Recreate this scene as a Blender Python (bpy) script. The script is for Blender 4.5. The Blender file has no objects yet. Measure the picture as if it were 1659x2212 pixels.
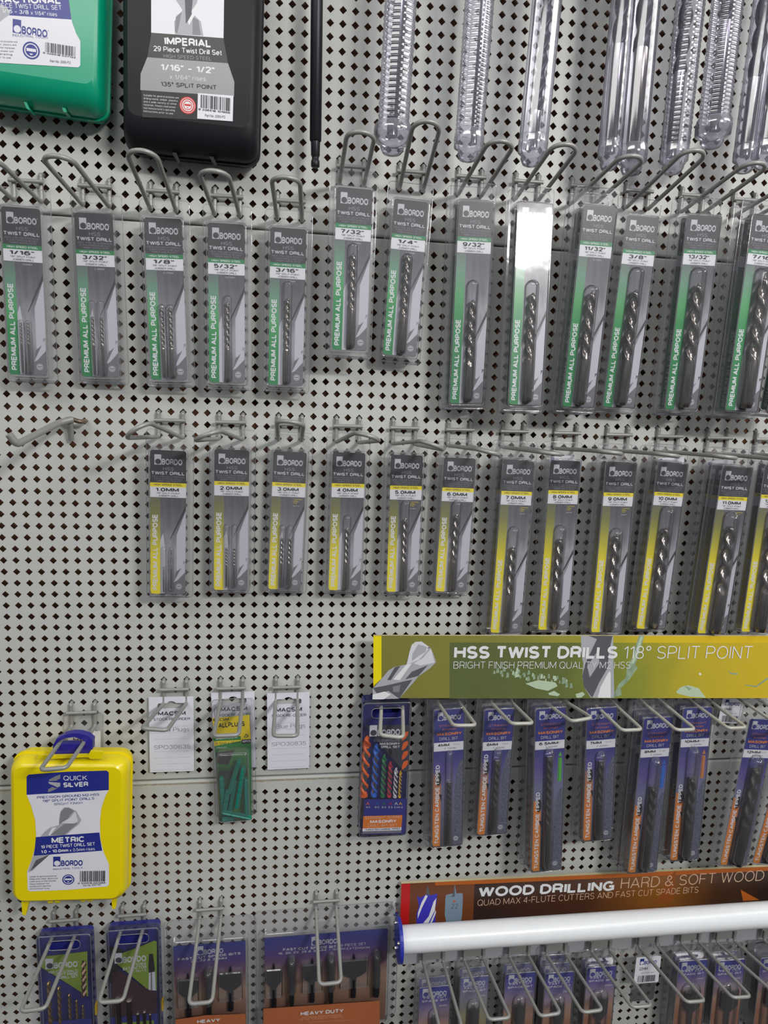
import bpy, math, random
from mathutils import Vector, Matrix
from mathutils.geometry import tessellate_polygon
random.seed(7)
PI = math.pi
COL = bpy.context.scene.collection
P = 0.0125                      # hole pitch of the pegboard in metres

# ------------------------------------------------------------------ camera model
F = 1422.8186
CAMC = Vector((0.0, -58.2475 * P, 1.5 + 0.39752 * P))
C0 = 23.64784                   # board column under the camera
_w = (0.16634, -0.13072, 0.02568)
def _rot(w):
    t = math.sqrt(sum(a * a for a in w)); k = [a / t for a in w]
    K = Matrix(((0, -k[2], k[1]), (k[2], 0, -k[0]), (-k[1], k[0], 0)))
    return Matrix.Identity(3) + K * math.sin(t) + (K @ K) * (1 - math.cos(t))
RB = _rot(_w)
def b2w(v): return Vector((v[0], v[2], -v[1]))   # board axes (right, down, into wall) to world
AX, AY, AZ = b2w(RB[0]), b2w(RB[1]), b2w(RB[2])  # camera right, down, forward
def ray(x, y):
    return (AX * ((x - 829.5) / F) + AY * ((y - 1106) / F) + AZ).normalized()
def W(x, y, d):
    """world point seen at photo pixel (x, y), d millimetres in front of the pegboard"""
    v = ray(x, y); t = (-d * .001 - CAMC.y) / v.y
    return CAMC + v * t
def board(c, r, d=0):
    return Vector(((c - C0) * P, -d * .001, 1.5 - r * P))

# ------------------------------------------------------------------ materials
MATS = {}
def srgb(h):
    if isinstance(h, str):
        h = h.lstrip('#'); h = [int(h[i:i + 2], 16) / 255 for i in (0, 2, 4)]
    return tuple(((c / 12.92) if c <= .04045 else ((c + .055) / 1.055) ** 2.4) for c in h) + (1,)
def mat(name, col='#808080', rough=.5, metal=0, spec=.5, coat=0, bump=None, noise=None, alpha=1):
    if name in MATS: return MATS[name]
    m = bpy.data.materials.new(name); m.use_nodes = True
    nt = m.node_tree; b = nt.nodes['Principled BSDF']
    c = srgb(col)
    b.inputs['Base Color'].default_value = c
    b.inputs['Roughness'].default_value = rough
    b.inputs['Metallic'].default_value = metal
    b.inputs['Specular IOR Level'].default_value = spec
    b.inputs['Coat Weight'].default_value = coat
    if coat: b.inputs['Coat Roughness'].default_value = .12
    tc = nt.nodes.new('ShaderNodeTexCoord')
    if noise:
        sc, amt = noise
        n = nt.nodes.new('ShaderNodeTexNoise'); n.inputs['Scale'].default_value = sc; n.inputs['Detail'].default_value = 4
        nt.links.new(tc.outputs['Object'], n.inputs['Vector'])
        r = nt.nodes.new('ShaderNodeValToRGB')
        r.color_ramp.elements[0].position = .3; r.color_ramp.elements[1].position = .7
        r.color_ramp.elements[0].color = tuple(x * (1 - amt) for x in c[:3]) + (1,)
        r.color_ramp.elements[1].color = tuple(min(1, x * (1 + amt)) for x in c[:3]) + (1,)
        nt.links.new(n.outputs['Fac'], r.inputs['Fac']); nt.links.new(r.outputs['Color'], b.inputs['Base Color'])
    if bump:
        sc, st = bump
        n = nt.nodes.new('ShaderNodeTexNoise'); n.inputs['Scale'].default_value = sc
        nt.links.new(tc.outputs['Object'], n.inputs['Vector'])
        bp = nt.nodes.new('ShaderNodeBump'); bp.inputs['Strength'].default_value = st; bp.inputs['Distance'].default_value = .001
        nt.links.new(n.outputs['Fac'], bp.inputs['Height']); nt.links.new(bp.outputs['Normal'], b.inputs['Normal'])
    MATS[name] = m
    return m
def grad(name, stops, axis='Z', lo=-.15, hi=0., rough=.4, noise=0, nscale=60, angle=None, coat=.3, stretch=None):
    """printed colour gradient along an axis of the print (metres in local space)"""
    if name in MATS: return MATS[name]
    m = bpy.data.materials.new(name); m.use_nodes = True
    nt = m.node_tree; b = nt.nodes['Principled BSDF']; L = nt.links.new
    b.inputs['Roughness'].default_value = rough; b.inputs['Coat Weight'].default_value = coat; b.inputs['Coat Roughness'].default_value = .15
    tc = nt.nodes.new('ShaderNodeTexCoord'); mp = nt.nodes.new('ShaderNodeSeparateXYZ')
    L(tc.outputs['Object'], mp.inputs[0])
    mr = nt.nodes.new('ShaderNodeMapRange'); mr.inputs['From Min'].default_value = lo; mr.inputs['From Max'].default_value = hi
    if angle:
        a1 = nt.nodes.new('ShaderNodeMath'); a1.operation = 'MULTIPLY_ADD'
        L(mp.outputs['X'], a1.inputs[0]); a1.inputs[1].default_value = angle; L(mp.outputs['Z'], a1.inputs[2])
        L(a1.outputs[0], mr.inputs['Value'])
    else: L(mp.outputs[axis], mr.inputs['Value'])
    src = mr.outputs['Result']
    if noise:
        n = nt.nodes.new('ShaderNodeTexNoise'); n.inputs['Scale'].default_value = nscale; n.inputs['Detail'].default_value = 3
        if stretch:
            mpg = nt.nodes.new('ShaderNodeMapping'); mpg.inputs['Scale'].default_value = stretch[0]; mpg.inputs['Rotation'].default_value = (0, stretch[1], 0)
            L(tc.outputs['Object'], mpg.inputs['Vector']); L(mpg.outputs['Vector'], n.inputs['Vector'])
        else: L(tc.outputs['Object'], n.inputs['Vector'])
        ad = nt.nodes.new('ShaderNodeMath'); ad.operation = 'MULTIPLY_ADD'
        sb = nt.nodes.new('ShaderNodeMath'); sb.operation = 'SUBTRACT'; L(n.outputs['Fac'], sb.inputs[0]); sb.inputs[1].default_value = .5
        L(sb.outputs[0], ad.inputs[0]); ad.inputs[1].default_value = noise; L(src, ad.inputs[2]); src = ad.outputs[0]
    r = nt.nodes.new('ShaderNodeValToRGB'); cr = r.color_ramp
    while len(cr.elements) < len(stops): cr.elements.new(.5)
    for e, (p, c) in zip(cr.elements, stops): e.position = p; e.color = srgb(c)
    L(src, r.inputs['Fac']); L(r.outputs['Color'], b.inputs['Base Color'])
    MATS[name] = m
    return m
def clear(name, tint=(.985, .985, .99), gloss=.07, rough=.06, haze=.05, hazecol=(.8, .8, .85), wav=.25):
    """thin clear plastic sheet: tinted transmission, a little haze, a fresnel reflection"""
    if name in MATS: return MATS[name]
    m = bpy.data.materials.new(name); m.use_nodes = True
    nt = m.node_tree; nt.nodes.remove(nt.nodes['Principled BSDF']); out = nt.nodes['Material Output']; L = nt.links.new
    tr = nt.nodes.new('ShaderNodeBsdfTransparent'); tr.inputs[0].default_value = tint + (1,)
    df = nt.nodes.new('ShaderNodeBsdfDiffuse'); df.inputs[0].default_value = hazecol + (1,)
    gl = nt.nodes.new('ShaderNodeBsdfGlossy'); gl.inputs['Roughness'].default_value = rough
    lw = nt.nodes.new('ShaderNodeLayerWeight'); lw.inputs['Blend'].default_value = .22
    tc = nt.nodes.new('ShaderNodeTexCoord')
    n = nt.nodes.new('ShaderNodeTexNoise'); n.inputs['Scale'].default_value = 45; L(tc.outputs['Object'], n.inputs['Vector'])
    bp = nt.nodes.new('ShaderNodeBump'); bp.inputs['Strength'].default_value = wav; bp.inputs['Distance'].default_value = .0008
    L(n.outputs['Fac'], bp.inputs['Height']); L(bp.outputs['Normal'], gl.inputs['Normal'])
    m1 = nt.nodes.new('ShaderNodeMixShader'); m1.inputs[0].default_value = haze
    L(tr.outputs[0], m1.inputs[1]); L(df.outputs[0], m1.inputs[2])
    ma = nt.nodes.new('ShaderNodeMath'); ma.operation = 'MULTIPLY_ADD'; ma.use_clamp = True
    L(lw.outputs['Fresnel'], ma.inputs[0]); ma.inputs[1].default_value = .8; ma.inputs[2].default_value = gloss
    m2 = nt.nodes.new('ShaderNodeMixShader'); L(ma.outputs[0], m2.inputs[0])
    L(m1.outputs[0], m2.inputs[1]); L(gl.outputs[0], m2.inputs[2]); L(m2.outputs[0], out.inputs[0])
    MATS[name] = m
    return m

mat('white', '#e9eaf0', .4, coat=.2); mat('paper', '#dfe0ec', .7, noise=(30, .03)); mat('ink', '#17171b', .5)
mat('charcoal', '#35343c', .4, coat=.3); mat('silver_print', '#cfd0d6', .35, coat=.3); mat('grey_print', '#8b8a93', .4)
mat('dim_print', '#9a99a3', .4); mat('green_print', '#0d8a4c', .4, coat=.2); mat('yellow_print', '#f7e500', .4, coat=.2)
mat('navy_print', '#25288a', .35, coat=.3); mat('orange_print', '#e07a1e', .4, coat=.2); mat('coral_print', '#c9745c', .4)
mat('amber_print', '#f08a1c', .4); mat('darkgrey_print', '#55545c', .4); mat('midgrey_print', '#77767e', .4); mat('lightgrey_print', '#b9b9c2', .35)
mat('pale_print', '#cdcdd8', .4); mat('purple_print', '#6b4aa8', .4); mat('red_print', '#c01818', .4); mat('black_print', '#141318', .4)
mat('pencil', '#6d6e78', .7); mat('rule_line', '#a4a6b0', .7)
mat('wire', '#9b9b98', .42, metal=.25, spec=.6, bump=(300, .1)); mat('wire_pale', '#b3b2aa', .42, metal=.15, bump=(300, .1))
mat('wire_rust', '#8b7a68', .45, metal=.8, noise=(90, .4))
mat('steel', '#9c9590', .2, metal=1.0); mat('steel_dark', '#5b5855', .32, metal=.9); mat('steel_black', '#26252b', .4, metal=.5)
mat('steel_bright', '#d8d8dc', .15, metal=1.0); mat('gold_steel', '#a98a5a', .3, metal=.9)
clear('blister'); clear('blister_edge', (.86, .86, .89), .16, .12, .14); clear('bubble', (.97, .97, .98), .07, .05, .05, (.86, .86, .9), .12)
clear('tube_clear', (.90, .895, .955), .10, .08, .06, (.7, .68, .85), .02); clear('tube_cap', (.84, .83, .91), .16, .12, .16, (.75, .73, .86), .05)
clear('lid_clear', (.93, .93, .96), .07, .08, .03)

# ------------------------------------------------------------------ mesh builder
class MB:
    def __init__(s): s.v = []; s.f = []; s.m = []; s.mi = []; s.sm = []
    def mid(s, name):
        if name not in s.m: s.m.append(name)
        return s.m.index(name)
    def add(s, vs, fs, m, smooth=False):
        o = len(s.v); s.v += [tuple(a) for a in vs]; k = s.mid(m)
        for f in fs: s.f.append(tuple(i + o for i in f)); s.mi.append(k); s.sm.append(smooth)
    def box(s, x0, x1, y0, y1, z0, z1, m):
        vs = [(x, y, z) for x in (x0, x1) for y in (y0, y1) for z in (z0, z1)]
        s.add(vs, [(0, 1, 3, 2), (4, 6, 7, 5), (0, 4, 5, 1), (2, 3, 7, 6), (0, 2, 6, 4), (1, 5, 7, 3)], m)
    def tube(s, pts, r, m, seg=8, cap=True):
        pts = [Vector(p) for p in pts]; n = len(pts); vs = []
        rr = r if isinstance(r, (list, tuple)) else [r] * n
        T = [(pts[min(i + 1, n - 1)] - pts[max(i - 1, 0)]).normalized() for i in range(n)]
        up = Vector((0, 0, 1)) if abs(T[0].z) < .9 else Vector((1, 0, 0))
        N = (up - T[0] * up.dot(T[0])).normalized()
        for i in range(n):
            N = (N - T[i] * N.dot(T[i])).normalized(); B = T[i].cross(N)
            for k in range(seg):
                a = 2 * PI * k / seg; vs.append(pts[i] + (N * math.cos(a) + B * math.sin(a)) * rr[i])
        fs = [(i * seg + k, i * seg + (k + 1) % seg, (i + 1) * seg + (k + 1) % seg, (i + 1) * seg + k) for i in range(n - 1) for k in range(seg)]
        s.add(vs, fs, m, True)
        if cap: s.add([vs[k] for k in range(seg)], [tuple(range(seg))[::-1]], m); s.add(vs[-seg:], [tuple(range(seg))], m)
    def loft(s, secs, m, cap0=False, cap1=True, smooth=False, m1=None):
        """secs: list of equal-length rings of points"""
        n = len(secs[0]); vs = [p for q in secs for p in q]
        fs = [(i * n + k, i * n + (k + 1) % n, (i + 1) * n + (k + 1) % n, (i + 1) * n + k) for i in range(len(secs) - 1) for k in range(n)]
        s.add(vs, fs, m, smooth)
        if cap0: s.add(secs[0], [tuple(range(n))[::-1]], m1 or m)
        if cap1: s.add(secs[-1], [tuple(range(n))], m1 or m)
    def build(s, name, parent=None, loc=None):
        me = bpy.data.meshes.new(name); me.from_pydata(s.v, [], s.f)
        for a in s.m: me.materials.append(MATS[a])
        me.polygons.foreach_set('material_index', s.mi); me.polygons.foreach_set('use_smooth', s.sm); me.update()
        o = bpy.data.objects.new(name, me); COL.objects.link(o)
        if parent: o.parent = parent
        if loc is not None: o.location = loc
        return o
def rrect(x0, x1, z0, z1, r, n=4):
    """rounded rectangle outline (x, z), counter-clockwise"""
    out = []; r = max(min(r, (x1 - x0) / 2 - 1e-6, (z1 - z0) / 2 - 1e-6), 1e-5)
    for cx, cz, a0 in ((x1 - r, z1 - r, 0), (x0 + r, z1 - r, PI / 2), (x0 + r, z0 + r, PI), (x1 - r, z0 + r, 1.5 * PI)):
        for i in range(n + 1):
            a = a0 + PI / 2 * i / n; out.append((cx + r * math.cos(a), cz + r * math.sin(a)))
    return out
def ring(x0, x1, z0, z1, r, y, n=4): return [(x, y, z) for x, z in rrect(x0, x1, z0, z1, r, n)]
def fillet(pts, r, n=5):
    pts = [Vector(p) for p in pts]; out = [pts[0]]
    for a, b, c in zip(pts, pts[1:], pts[2:]):
        u = (a - b); v = (c - b); rr = min(r, u.length * .48, v.length * .48)
        p, q = b + u.normalized() * rr, b + v.normalized() * rr
        for i in range(n + 1):
            t = i / n; out.append(p * (1 - t) ** 2 + b * 2 * t * (1 - t) + q * t * t)
    out.append(pts[-1]); return out

# ------------------------------------------------------------------ things
def tag(o, label, cat, group=None, kind=None):
    if label: o['label'] = label
    if cat: o['category'] = cat
    if group: o['group'] = group
    if kind: o['kind'] = kind
    return o
def thing(name, label, cat, mw=None, group=None):
    o = bpy.data.objects.new(name, None); o.empty_display_size = .01; COL.objects.link(o)
    if mw is not None: o.matrix_world = mw
    return tag(o, label, cat, group)
def copy_tree(o, mw, label=None):
    c = o.copy(); COL.objects.link(c); c.matrix_world = mw
    if label: c['label'] = label
    for ch in list(o.children):
        d = ch.copy(); COL.objects.link(d); d.parent = c
        for g in list(ch.children):
            e = g.copy(); COL.objects.link(e); e.parent = d
    return c

# ------------------------------------------------------------------ lettering
# ------------------------------------------------------------------ a plain grotesque alphabet drawn with strokes
def _arc(cx, cy, rx, ry, a0, a1, n=8): return [(cx + rx * math.cos(math.radians(a0 + (a1 - a0) * i / n)), cy + ry * math.sin(math.radians(a0 + (a1 - a0) * i / n))) for i in range(n + 1)]
_O = lambda w, n=20: [_arc(w / 2, .5, w / 2, .5, 0, 360, n)[:-1] + ['c']]
_B = lambda w, y0, y1, x0=0: [(x0, y1)] + _arc(w - (y1 - y0) / 2, (y0 + y1) / 2, (y1 - y0) / 2, (y1 - y0) / 2, 90, -90, 6) + [(x0, y0)]
GL = {
'A': (.72, [[(0, 0), (.36, 1), (.72, 0)], [(.12, .30), (.60, .30)]]), 'B': (.62, [[(0, 0), (0, 1)], _B(.58, .52, 1), _B(.62, 0, .52)]),
'C': (.70, [_arc(.37, .5, .37, .5, 42, 318, 14)]), 'D': (.68, [[(0, 0), (0, 1)], [(0, 1), (.24, 1)] + _arc(.28, .5, .40, .5, 84, -84, 10) + [(.24, 0), (0, 0)]]),
'E': (.56, [[(.56, 1), (0, 1), (0, 0), (.56, 0)], [(0, .52), (.52, .52)]]), 'F': (.54, [[(.54, 1), (0, 1), (0, 0)], [(0, .5), (.48, .5)]]),
'G': (.74, [_arc(.37, .5, .37, .5, 42, 300, 13) + [(.70, .12), (.70, .46), (.40, .46)]]), 'H': (.64, [[(0, 0), (0, 1)], [(.64, 0), (.64, 1)], [(0, .52), (.64, .52)]]),
'I': (.0, [[(0, 0), (0, 1)]]), 'J': (.46, [[(.46, 1), (.46, .26)] + _arc(.23, .24, .23, .24, 0, -180, 7)]), 'K': (.64, [[(0, 0), (0, 1)], [(.60, 1), (.0, .36)], [(.20, .56), (.64, 0)]]),
'L': (.52, [[(0, 1), (0, 0), (.52, 0)]]), 'M': (.80, [[(0, 0), (0, 1), (.40, .12), (.80, 1), (.80, 0)]]), 'N': (.64, [[(0, 0), (0, 1), (.64, 0), (.64, 1)]]),
'O': (.78, _O(.78)), 'P': (.60, [[(0, 0), (0, 1)], _B(.60, .44, 1)]), 'Q': (.78, _O(.78) + [[(.48, .26), (.76, -.02)]]), 'R': (.64, [[(0, 0), (0, 1)], _B(.62, .46, 1), [(.36, .46), (.56, .36), (.60, 0)]]),
'S': (.60, [_arc(.30, .745, .285, .255, 25, 270, 9) + _arc(.30, .245, .30, .245, 80, -155, 9)]), 'T': (.62, [[(0, 1), (.62, 1)], [(.31, 1), (.31, 0)]]),
'U': (.64, [[(0, 1), (0, .32)] + _arc(.32, .32, .32, .32, 180, 360, 9) + [(.64, 1)]]), 'V': (.66, [[(0, 1), (.33, 0), (.66, 1)]]), 'W': (.98, [[(0, 1), (.25, 0), (.49, 1), (.73, 0), (.98, 1)]]),
'X': (.64, [[(0, 0), (.64, 1)], [(0, 1), (.64, 0)]]), 'Y': (.64, [[(0, 1), (.32, .42), (.64, 1)], [(.32, .42), (.32, 0)]]), 'Z': (.60, [[(0, 1), (.60, 1), (0, 0), (.60, 0)]]),
'0': (.54, _O(.54)), '1': (.24, [[(0, .76), (.24, .98)], [(.24, 1), (.24, 0)]]), '2': (.52, [_arc(.26, .73, .26, .27, 170, -35, 8) + [(0, 0), (.54, 0)]]),
'3': (.52, [_arc(.25, .76, .23, .24, 160, -80, 8), _arc(.25, .265, .27, .265, 90, -165, 9)]), '4': (.56, [[(.42, 0), (.42, 1), (0, .28), (.56, .28)]]),
'5': (.52, [[(.48, 1), (.08, 1), (.04, .50)] + _arc(.25, .32, .26, .32, 130, -160, 10)]), '6': (.54, [_arc(.27, .31, .27, .31, 0, 360, 14)[:-1] + ['c'], [(.02, .36)] + _arc(.30, .5, .28, .5, 170, 45, 8)]),
'7': (.52, [[(0, 1), (.52, 1), (.18, 0)]]), '8': (.54, [_arc(.27, .75, .23, .25, 0, 360, 14)[:-1] + ['c'], _arc(.27, .265, .27, .265, 0, 360, 14)[:-1] + ['c']]),
'9': (.54, [_arc(.27, .69, .27, .31, 0, 360, 14)[:-1] + ['c'], [(.52, .64)] + _arc(.24, .5, .28, .5, -10, -135, 8)]),
'.': (.0, [[(0, 0), (0, .10)]]), ',': (.04, [[(.04, .08), (0, -.10)]]), '-': (.28, [[(0, .40), (.28, .40)]]), '–': (.42, [[(0, .40), (.42, .40)]]), '/': (.34, [[(0, 0), (.34, 1)]]),
'"': (.16, [[(0, 1), (0, .72)], [(.16, 1), (.16, .72)]]), '°': (.22, [_arc(.11, .87, .11, .12, 0, 360, 10)[:-1] + ['c']]), 'º': (.30, [_arc(.15, .84, .15, .16, 0, 360, 12)[:-1] + ['c']]),
'&': (.70, [[(.70, 0), (.18, .62)] + _arc(.32, .80, .17, .19, 215, -30, 8) + [(.10, .40)] + _arc(.27, .24, .26, .24, 140, 300, 7) + [(.62, .40)]]),
'm': (.72, [[(0, 0), (0, .72)], [(0, .45)] + _arc(.18, .50, .18, .22, 170, 0, 6) + [(.36, 0)], [(.36, .45)] + _arc(.54, .50, .18, .22, 170, 0, 6) + [(.72, 0)]]),
'x': (.44, [[(0, 0), (.44, .70)], [(0, .70), (.44, 0)]]), 'r': (.28, [[(0, 0), (0, .72)], [(0, .44), (.10, .66), (.28, .70)]]), 'i': (.0, [[(0, 0), (0, .70)], [(0, .88), (0, 1)]]),
's': (.40, [_arc(.20, .53, .19, .18, 25, 265, 8) + _arc(.20, .18, .20, .18, 80, -155, 8)]), 'e': (.50, [[(.02, .36), (.50, .36)] + _arc(.25, .36, .25, .36, 5, 315, 12)]),
'n': (.42, [[(0, 0), (0, .72)], [(0, .42)] + _arc(.21, .48, .21, .24, 170, 0, 6) + [(.42, 0)]]), 'a': (.44, [_arc(.21, .50, .20, .22, 160, 0, 6) + [(.42, 0)], _arc(.20, .19, .20, .19, 60, 330, 10)]),
'l': (.0, [[(0, 0), (0, 1)]]), 't': (.26, [[(.12, .98), (.12, .1), (.26, .0)], [(0, .70), (.26, .70)]]), 'c': (.44, [_arc(.24, .36, .24, .36, 48, 312, 10)]),
'o': (.50, [_arc(.25, .36, .25, .36, 0, 360, 14)[:-1] + ['c']]), 'w': (.68, [[(0, .72), (.17, 0), (.34, .70), (.51, 0), (.68, .72)]]), 'u': (.42, [[(0, .72), (0, .22)] + _arc(.21, .22, .21, .22, 180, 360, 6) + [(.42, .72)], [(.42, .3), (.42, 0)]]),
'd': (.44, [_arc(.21, .36, .21, .36, 0, 360, 14)[:-1] + ['c'], [(.44, 0), (.44, 1)]]), 'b': (.44, [[(0, 0), (0, 1)], _arc(.23, .36, .21, .36, 0, 360, 14)[:-1] + ['c']]),
'p': (.44, [[(0, -.28), (0, .72)], _arc(.23, .36, .21, .36, 0, 360, 14)[:-1] + ['c']]), 'g': (.44, [_arc(.21, .36, .21, .36, 0, 360, 14)[:-1] + ['c'], [(.44, .72), (.44, -.08)] + _arc(.23, -.08, .21, .20, 0, -150, 6)]),
'q': (.44, [_arc(.21, .36, .21, .36, 0, 360, 14)[:-1] + ['c'], [(.44, -.28), (.44, .72)]]), 'h': (.42, [[(0, 0), (0, 1)], [(0, .42)] + _arc(.21, .48, .21, .24, 170, 0, 6) + [(.42, 0)]]),
'f': (.26, [[(.10, 0), (.10, .84), (.16, .97), (.28, 1)], [(0, .70), (.26, .70)]]), 'k': (.42, [[(0, 0), (0, 1)], [(.38, .70), (0, .26)], [(.14, .40), (.42, 0)]]), 'v': (.44, [[(0, .72), (.22, 0), (.44, .72)]]),
'y': (.44, [[(0, .72), (.23, .04)], [(.44, .72), (.16, -.26), (.02, -.26)]]), 'z': (.40, [[(0, .70), (.40, .70), (0, 0), (.40, 0)]]), "'": (.0, [[(0, 1), (0, .76)]]), '’': (.0, [[(0, 1), (0, .76)]]),
'#': (.5, [[(.12, 0), (.2, 1)], [(.34, 0), (.42, 1)], [(0, .34), (.5, .34)], [(0, .66), (.5, .66)]]), '+': (.4, [[(.2, .2), (.2, .7)], [(0, .45), (.4, .45)]]), '(': (.16, [[(.16, 1.05), (0, .7), (0, .25), (.16, -.1)]]), ')': (.16, [[(0, 1.05), (.16, .7), (.16, .25), (0, -.1)]]),
}
def _stroke(pts, t, V, Fc):
    """ribbon along a polyline; sharp corners are cut into separate square-ended ribbons"""
    closed = pts[-1] == 'c'
    if closed: pts = pts[:-1]; pts = pts + [pts[0]]
    clean = [pts[0]]
    for p in pts[1:]:
        if math.hypot(p[0] - clean[-1][0], p[1] - clean[-1][1]) > 1e-4: clean.append(p)
    pts = clean; n = len(pts)
    d = [((b[0] - a[0]) / math.hypot(b[0] - a[0], b[1] - a[1]), (b[1] - a[1]) / math.hypot(b[0] - a[0], b[1] - a[1])) for a, b in zip(pts, pts[1:])]
    runs = []; cur = [0]
    for k in range(1, n - 1):
        if d[k - 1][0] * d[k][0] + d[k - 1][1] * d[k][1] < .62: runs.append(cur + [k]); cur = [k]
        else: cur.append(k)
    runs.append(cur + [n - 1])
    for ri, r in enumerate(runs):
        q = [pts[k] for k in r]; o = len(V); m = len(q); L_, R_ = [], []
        a0, a1 = d[r[0]], d[r[-1] - 1]
        ex = lambda k: .48 if d[k - 1][0] * d[k][0] + d[k - 1][1] * d[k][1] > -.3 else .16
        if ri > 0: f = ex(r[0]); q[0] = (q[0][0] - a0[0] * t * f, q[0][1] - a0[1] * t * f)
        if ri < len(runs) - 1: f = ex(r[-1]); q[-1] = (q[-1][0] + a1[0] * t * f, q[-1][1] + a1[1] * t * f)
        for k in range(m):
            if k == 0: e = d[r[0]] if not closed or ri or len(runs) > 1 else ((d[0][0] + d[-1][0]) / 2, (d[0][1] + d[-1][1]) / 2)
            elif k == m - 1: e = d[r[-1] - 1] if not closed or len(runs) > 1 else ((d[0][0] + d[-1][0]) / 2, (d[0][1] + d[-1][1]) / 2)
            else: e = ((d[r[k] - 1][0] + d[r[k]][0]) / 2, (d[r[k] - 1][1] + d[r[k]][1]) / 2)
            l2 = max(e[0] ** 2 + e[1] ** 2, .3); nx, ny = -e[1] / l2 * t / 2, e[0] / l2 * t / 2
            L_.append((q[k][0] + nx, q[k][1] + ny)); R_.append((q[k][0] - nx, q[k][1] - ny))
        V += [(a, b, ri * 6e-7) for a, b in L_ + R_]
        for k in range(m - 1): Fc.append((o + k, o + m + k, o + m + k + 1, o + k + 1))
def stroke_text(s, t):
    V, Fc = [], []; x = 0; first = True
    for ch in s:
        if ch == ' ': x += .30 + t * .5; continue
        g = GL.get(ch) or GL.get(ch.upper())
        if g is None: x += .3; continue
        w, st = g; wt = 1 + max(0, t - .12) * .9        # heavier letters are wider
        for si, q in enumerate(st):
            n0_ = len(V); pts = [p if p == 'c' else (x + t / 2 + p[0] * wt, t / 2 + p[1] * (1 - t)) for p in q]
            _stroke(pts, t, V, Fc); V[n0_:] = [(a, min(max(b, 0.), 1.) if ch.isupper() or ch.isdigit() else b, o + si * 2e-6) for a, b, o in V[n0_:]]
        x += w * wt + t + (.13 if t < .15 else .07)
    return V, Fc
_TX = {}
def glyphs(s, bold=0., italic=0.):
    """unit-box outline of a line of lettering; bold < 0 light, 0 regular, > .02 heavy"""
    k = (s, bold, italic)
    if k in _TX: return _TX[k]
    t = .075 if bold < 0 else min(.115 + bold * 3.6, .225)
    vs, fs = stroke_text(s, t)
    x0 = min(v[0] for v in vs); x1 = max(v[0] for v in vs); y0, y1 = 0., 1.
    w = max(x1 - x0, 1e-6); h = max(y1 - y0, 1e-6)
    vs = [((a - x0) / w, (b - y0) / h, o) for a, b, o in vs]
    _TX[k] = (vs, fs, w / h)
    return _TX[k]
class Print(MB):
    """flat printing in millimetres: u to the right, v down; every layer a hair in front of the last"""
    def __init__(s, y=0.): super().__init__(); s.y = y; s.lay = 0; s.fr = None
    def yy(s):
        s.lay += 1; return s.y - 2e-5 - s.lay * 7e-6
    def poly(s, pts, m, holes=()):
        y = s.yy(); loops = [[Vector((u, v, 0)) for u, v in q] for q in [pts] + list(holes)]
        tri = tessellate_polygon(loops); flat = [p for q in loops for p in q]
        fs = []
        for a, b, c in tri:                       # front faces look towards -y
            A, B, C_ = flat[a], flat[b], flat[c]
            fs.append((a, b, c) if (B - A).cross(C_ - A).z < 0 else (a, c, b))
        s.add([(p.x * .001, y, -p.y * .001) for p in flat], [f[::-1] for f in fs], m)
    def rect(s, u0, u1, v0, v1, m): s.poly([(u0, v0), (u1, v0), (u1, v1), (u0, v1)], m)
    def rrect(s, u0, u1, v0, v1, r, m): s.poly(rrect(u0, u1, v0, v1, r), m)
    def disc(s, u, v, r, m, n=20, rz=None, r_in=None):
        o = [(u + r * math.cos(2 * PI * i / n), v + (rz or r) * math.sin(2 * PI * i / n)) for i in range(n)]
        h = [[(u + r_in * math.cos(-2 * PI * i / n), v + r_in * math.sin(-2 * PI * i / n)) for i in range(n)]] if r_in else ()
        s.poly(o, m, h)
    def text(s, t, u0, u1, v0, v1, m, bold=0., up=False, italic=0.):
        """fit into box; v0 top, v1 bottom. up: reads bottom to top"""
        vs, fs, _ = glyphs(t, bold, italic); y = s.yy()
        if up: q = [((u0 + (u1 - u0) * (1 - b)) * .001, y - o, -(v1 + (v0 - v1) * a) * .001) for a, b, o in vs]
        else: q = [((u0 + (u1 - u0) * a) * .001, y - o, -(v1 + (v0 - v1) * b) * .001) for a, b, o in vs]
        s.add(q, fs, m)
    def tline(s, t, p0, p1, h, m, bold=0., italic=0.):
        """text along a slanted baseline p0-p1 (mm), height h"""
        vs, fs, _ = glyphs(t, bold, italic); y = s.yy()
        du, dv = p1[0] - p0[0], p1[1] - p0[1]; l = math.hypot(du, dv) or 1
        nu, nv = dv / l, -du / l
        s.add([((p0[0] + du * a + nu * h * b) * .001, y - o, -(p0[1] + dv * a + nv * h * b) * .001) for a, b, o in vs], fs, m)
    # px authoring on a frame
    def px(s, pts): return [s.fr.uv(*p) for p in pts]
    def ppoly(s, pts, m): s.poly(s.px(pts), m)
    def ptext(s, t, x0, y0, x1, y1, hpx, m, bold=0., italic=0.):
        a, b = s.fr.uv(x0, y0), s.fr.uv(x1, y1); c = s.fr.uv(x0, y0 - hpx)
        s.tline(t, a, b, math.hypot(c[0] - a[0], c[1] - a[1]), m, bold, italic)
def logo(p, u, v, w, m, bg, reg=True):
    """square block with a disc, then the maker's name; w total width"""
    h = w * .37
    p.rect(u, u + w * .235, v, v + h, m)
    p.disc(u + w * .125, v + h - w * .115, w * .10, bg, 16)
    p.text('BORDO', u + w * .25, u + w * .965, v + h * .40, v + h * .99, m, .05)
    if reg: p.disc(u + w * .985, v + h * .46, w * .012, m, 6)
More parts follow.
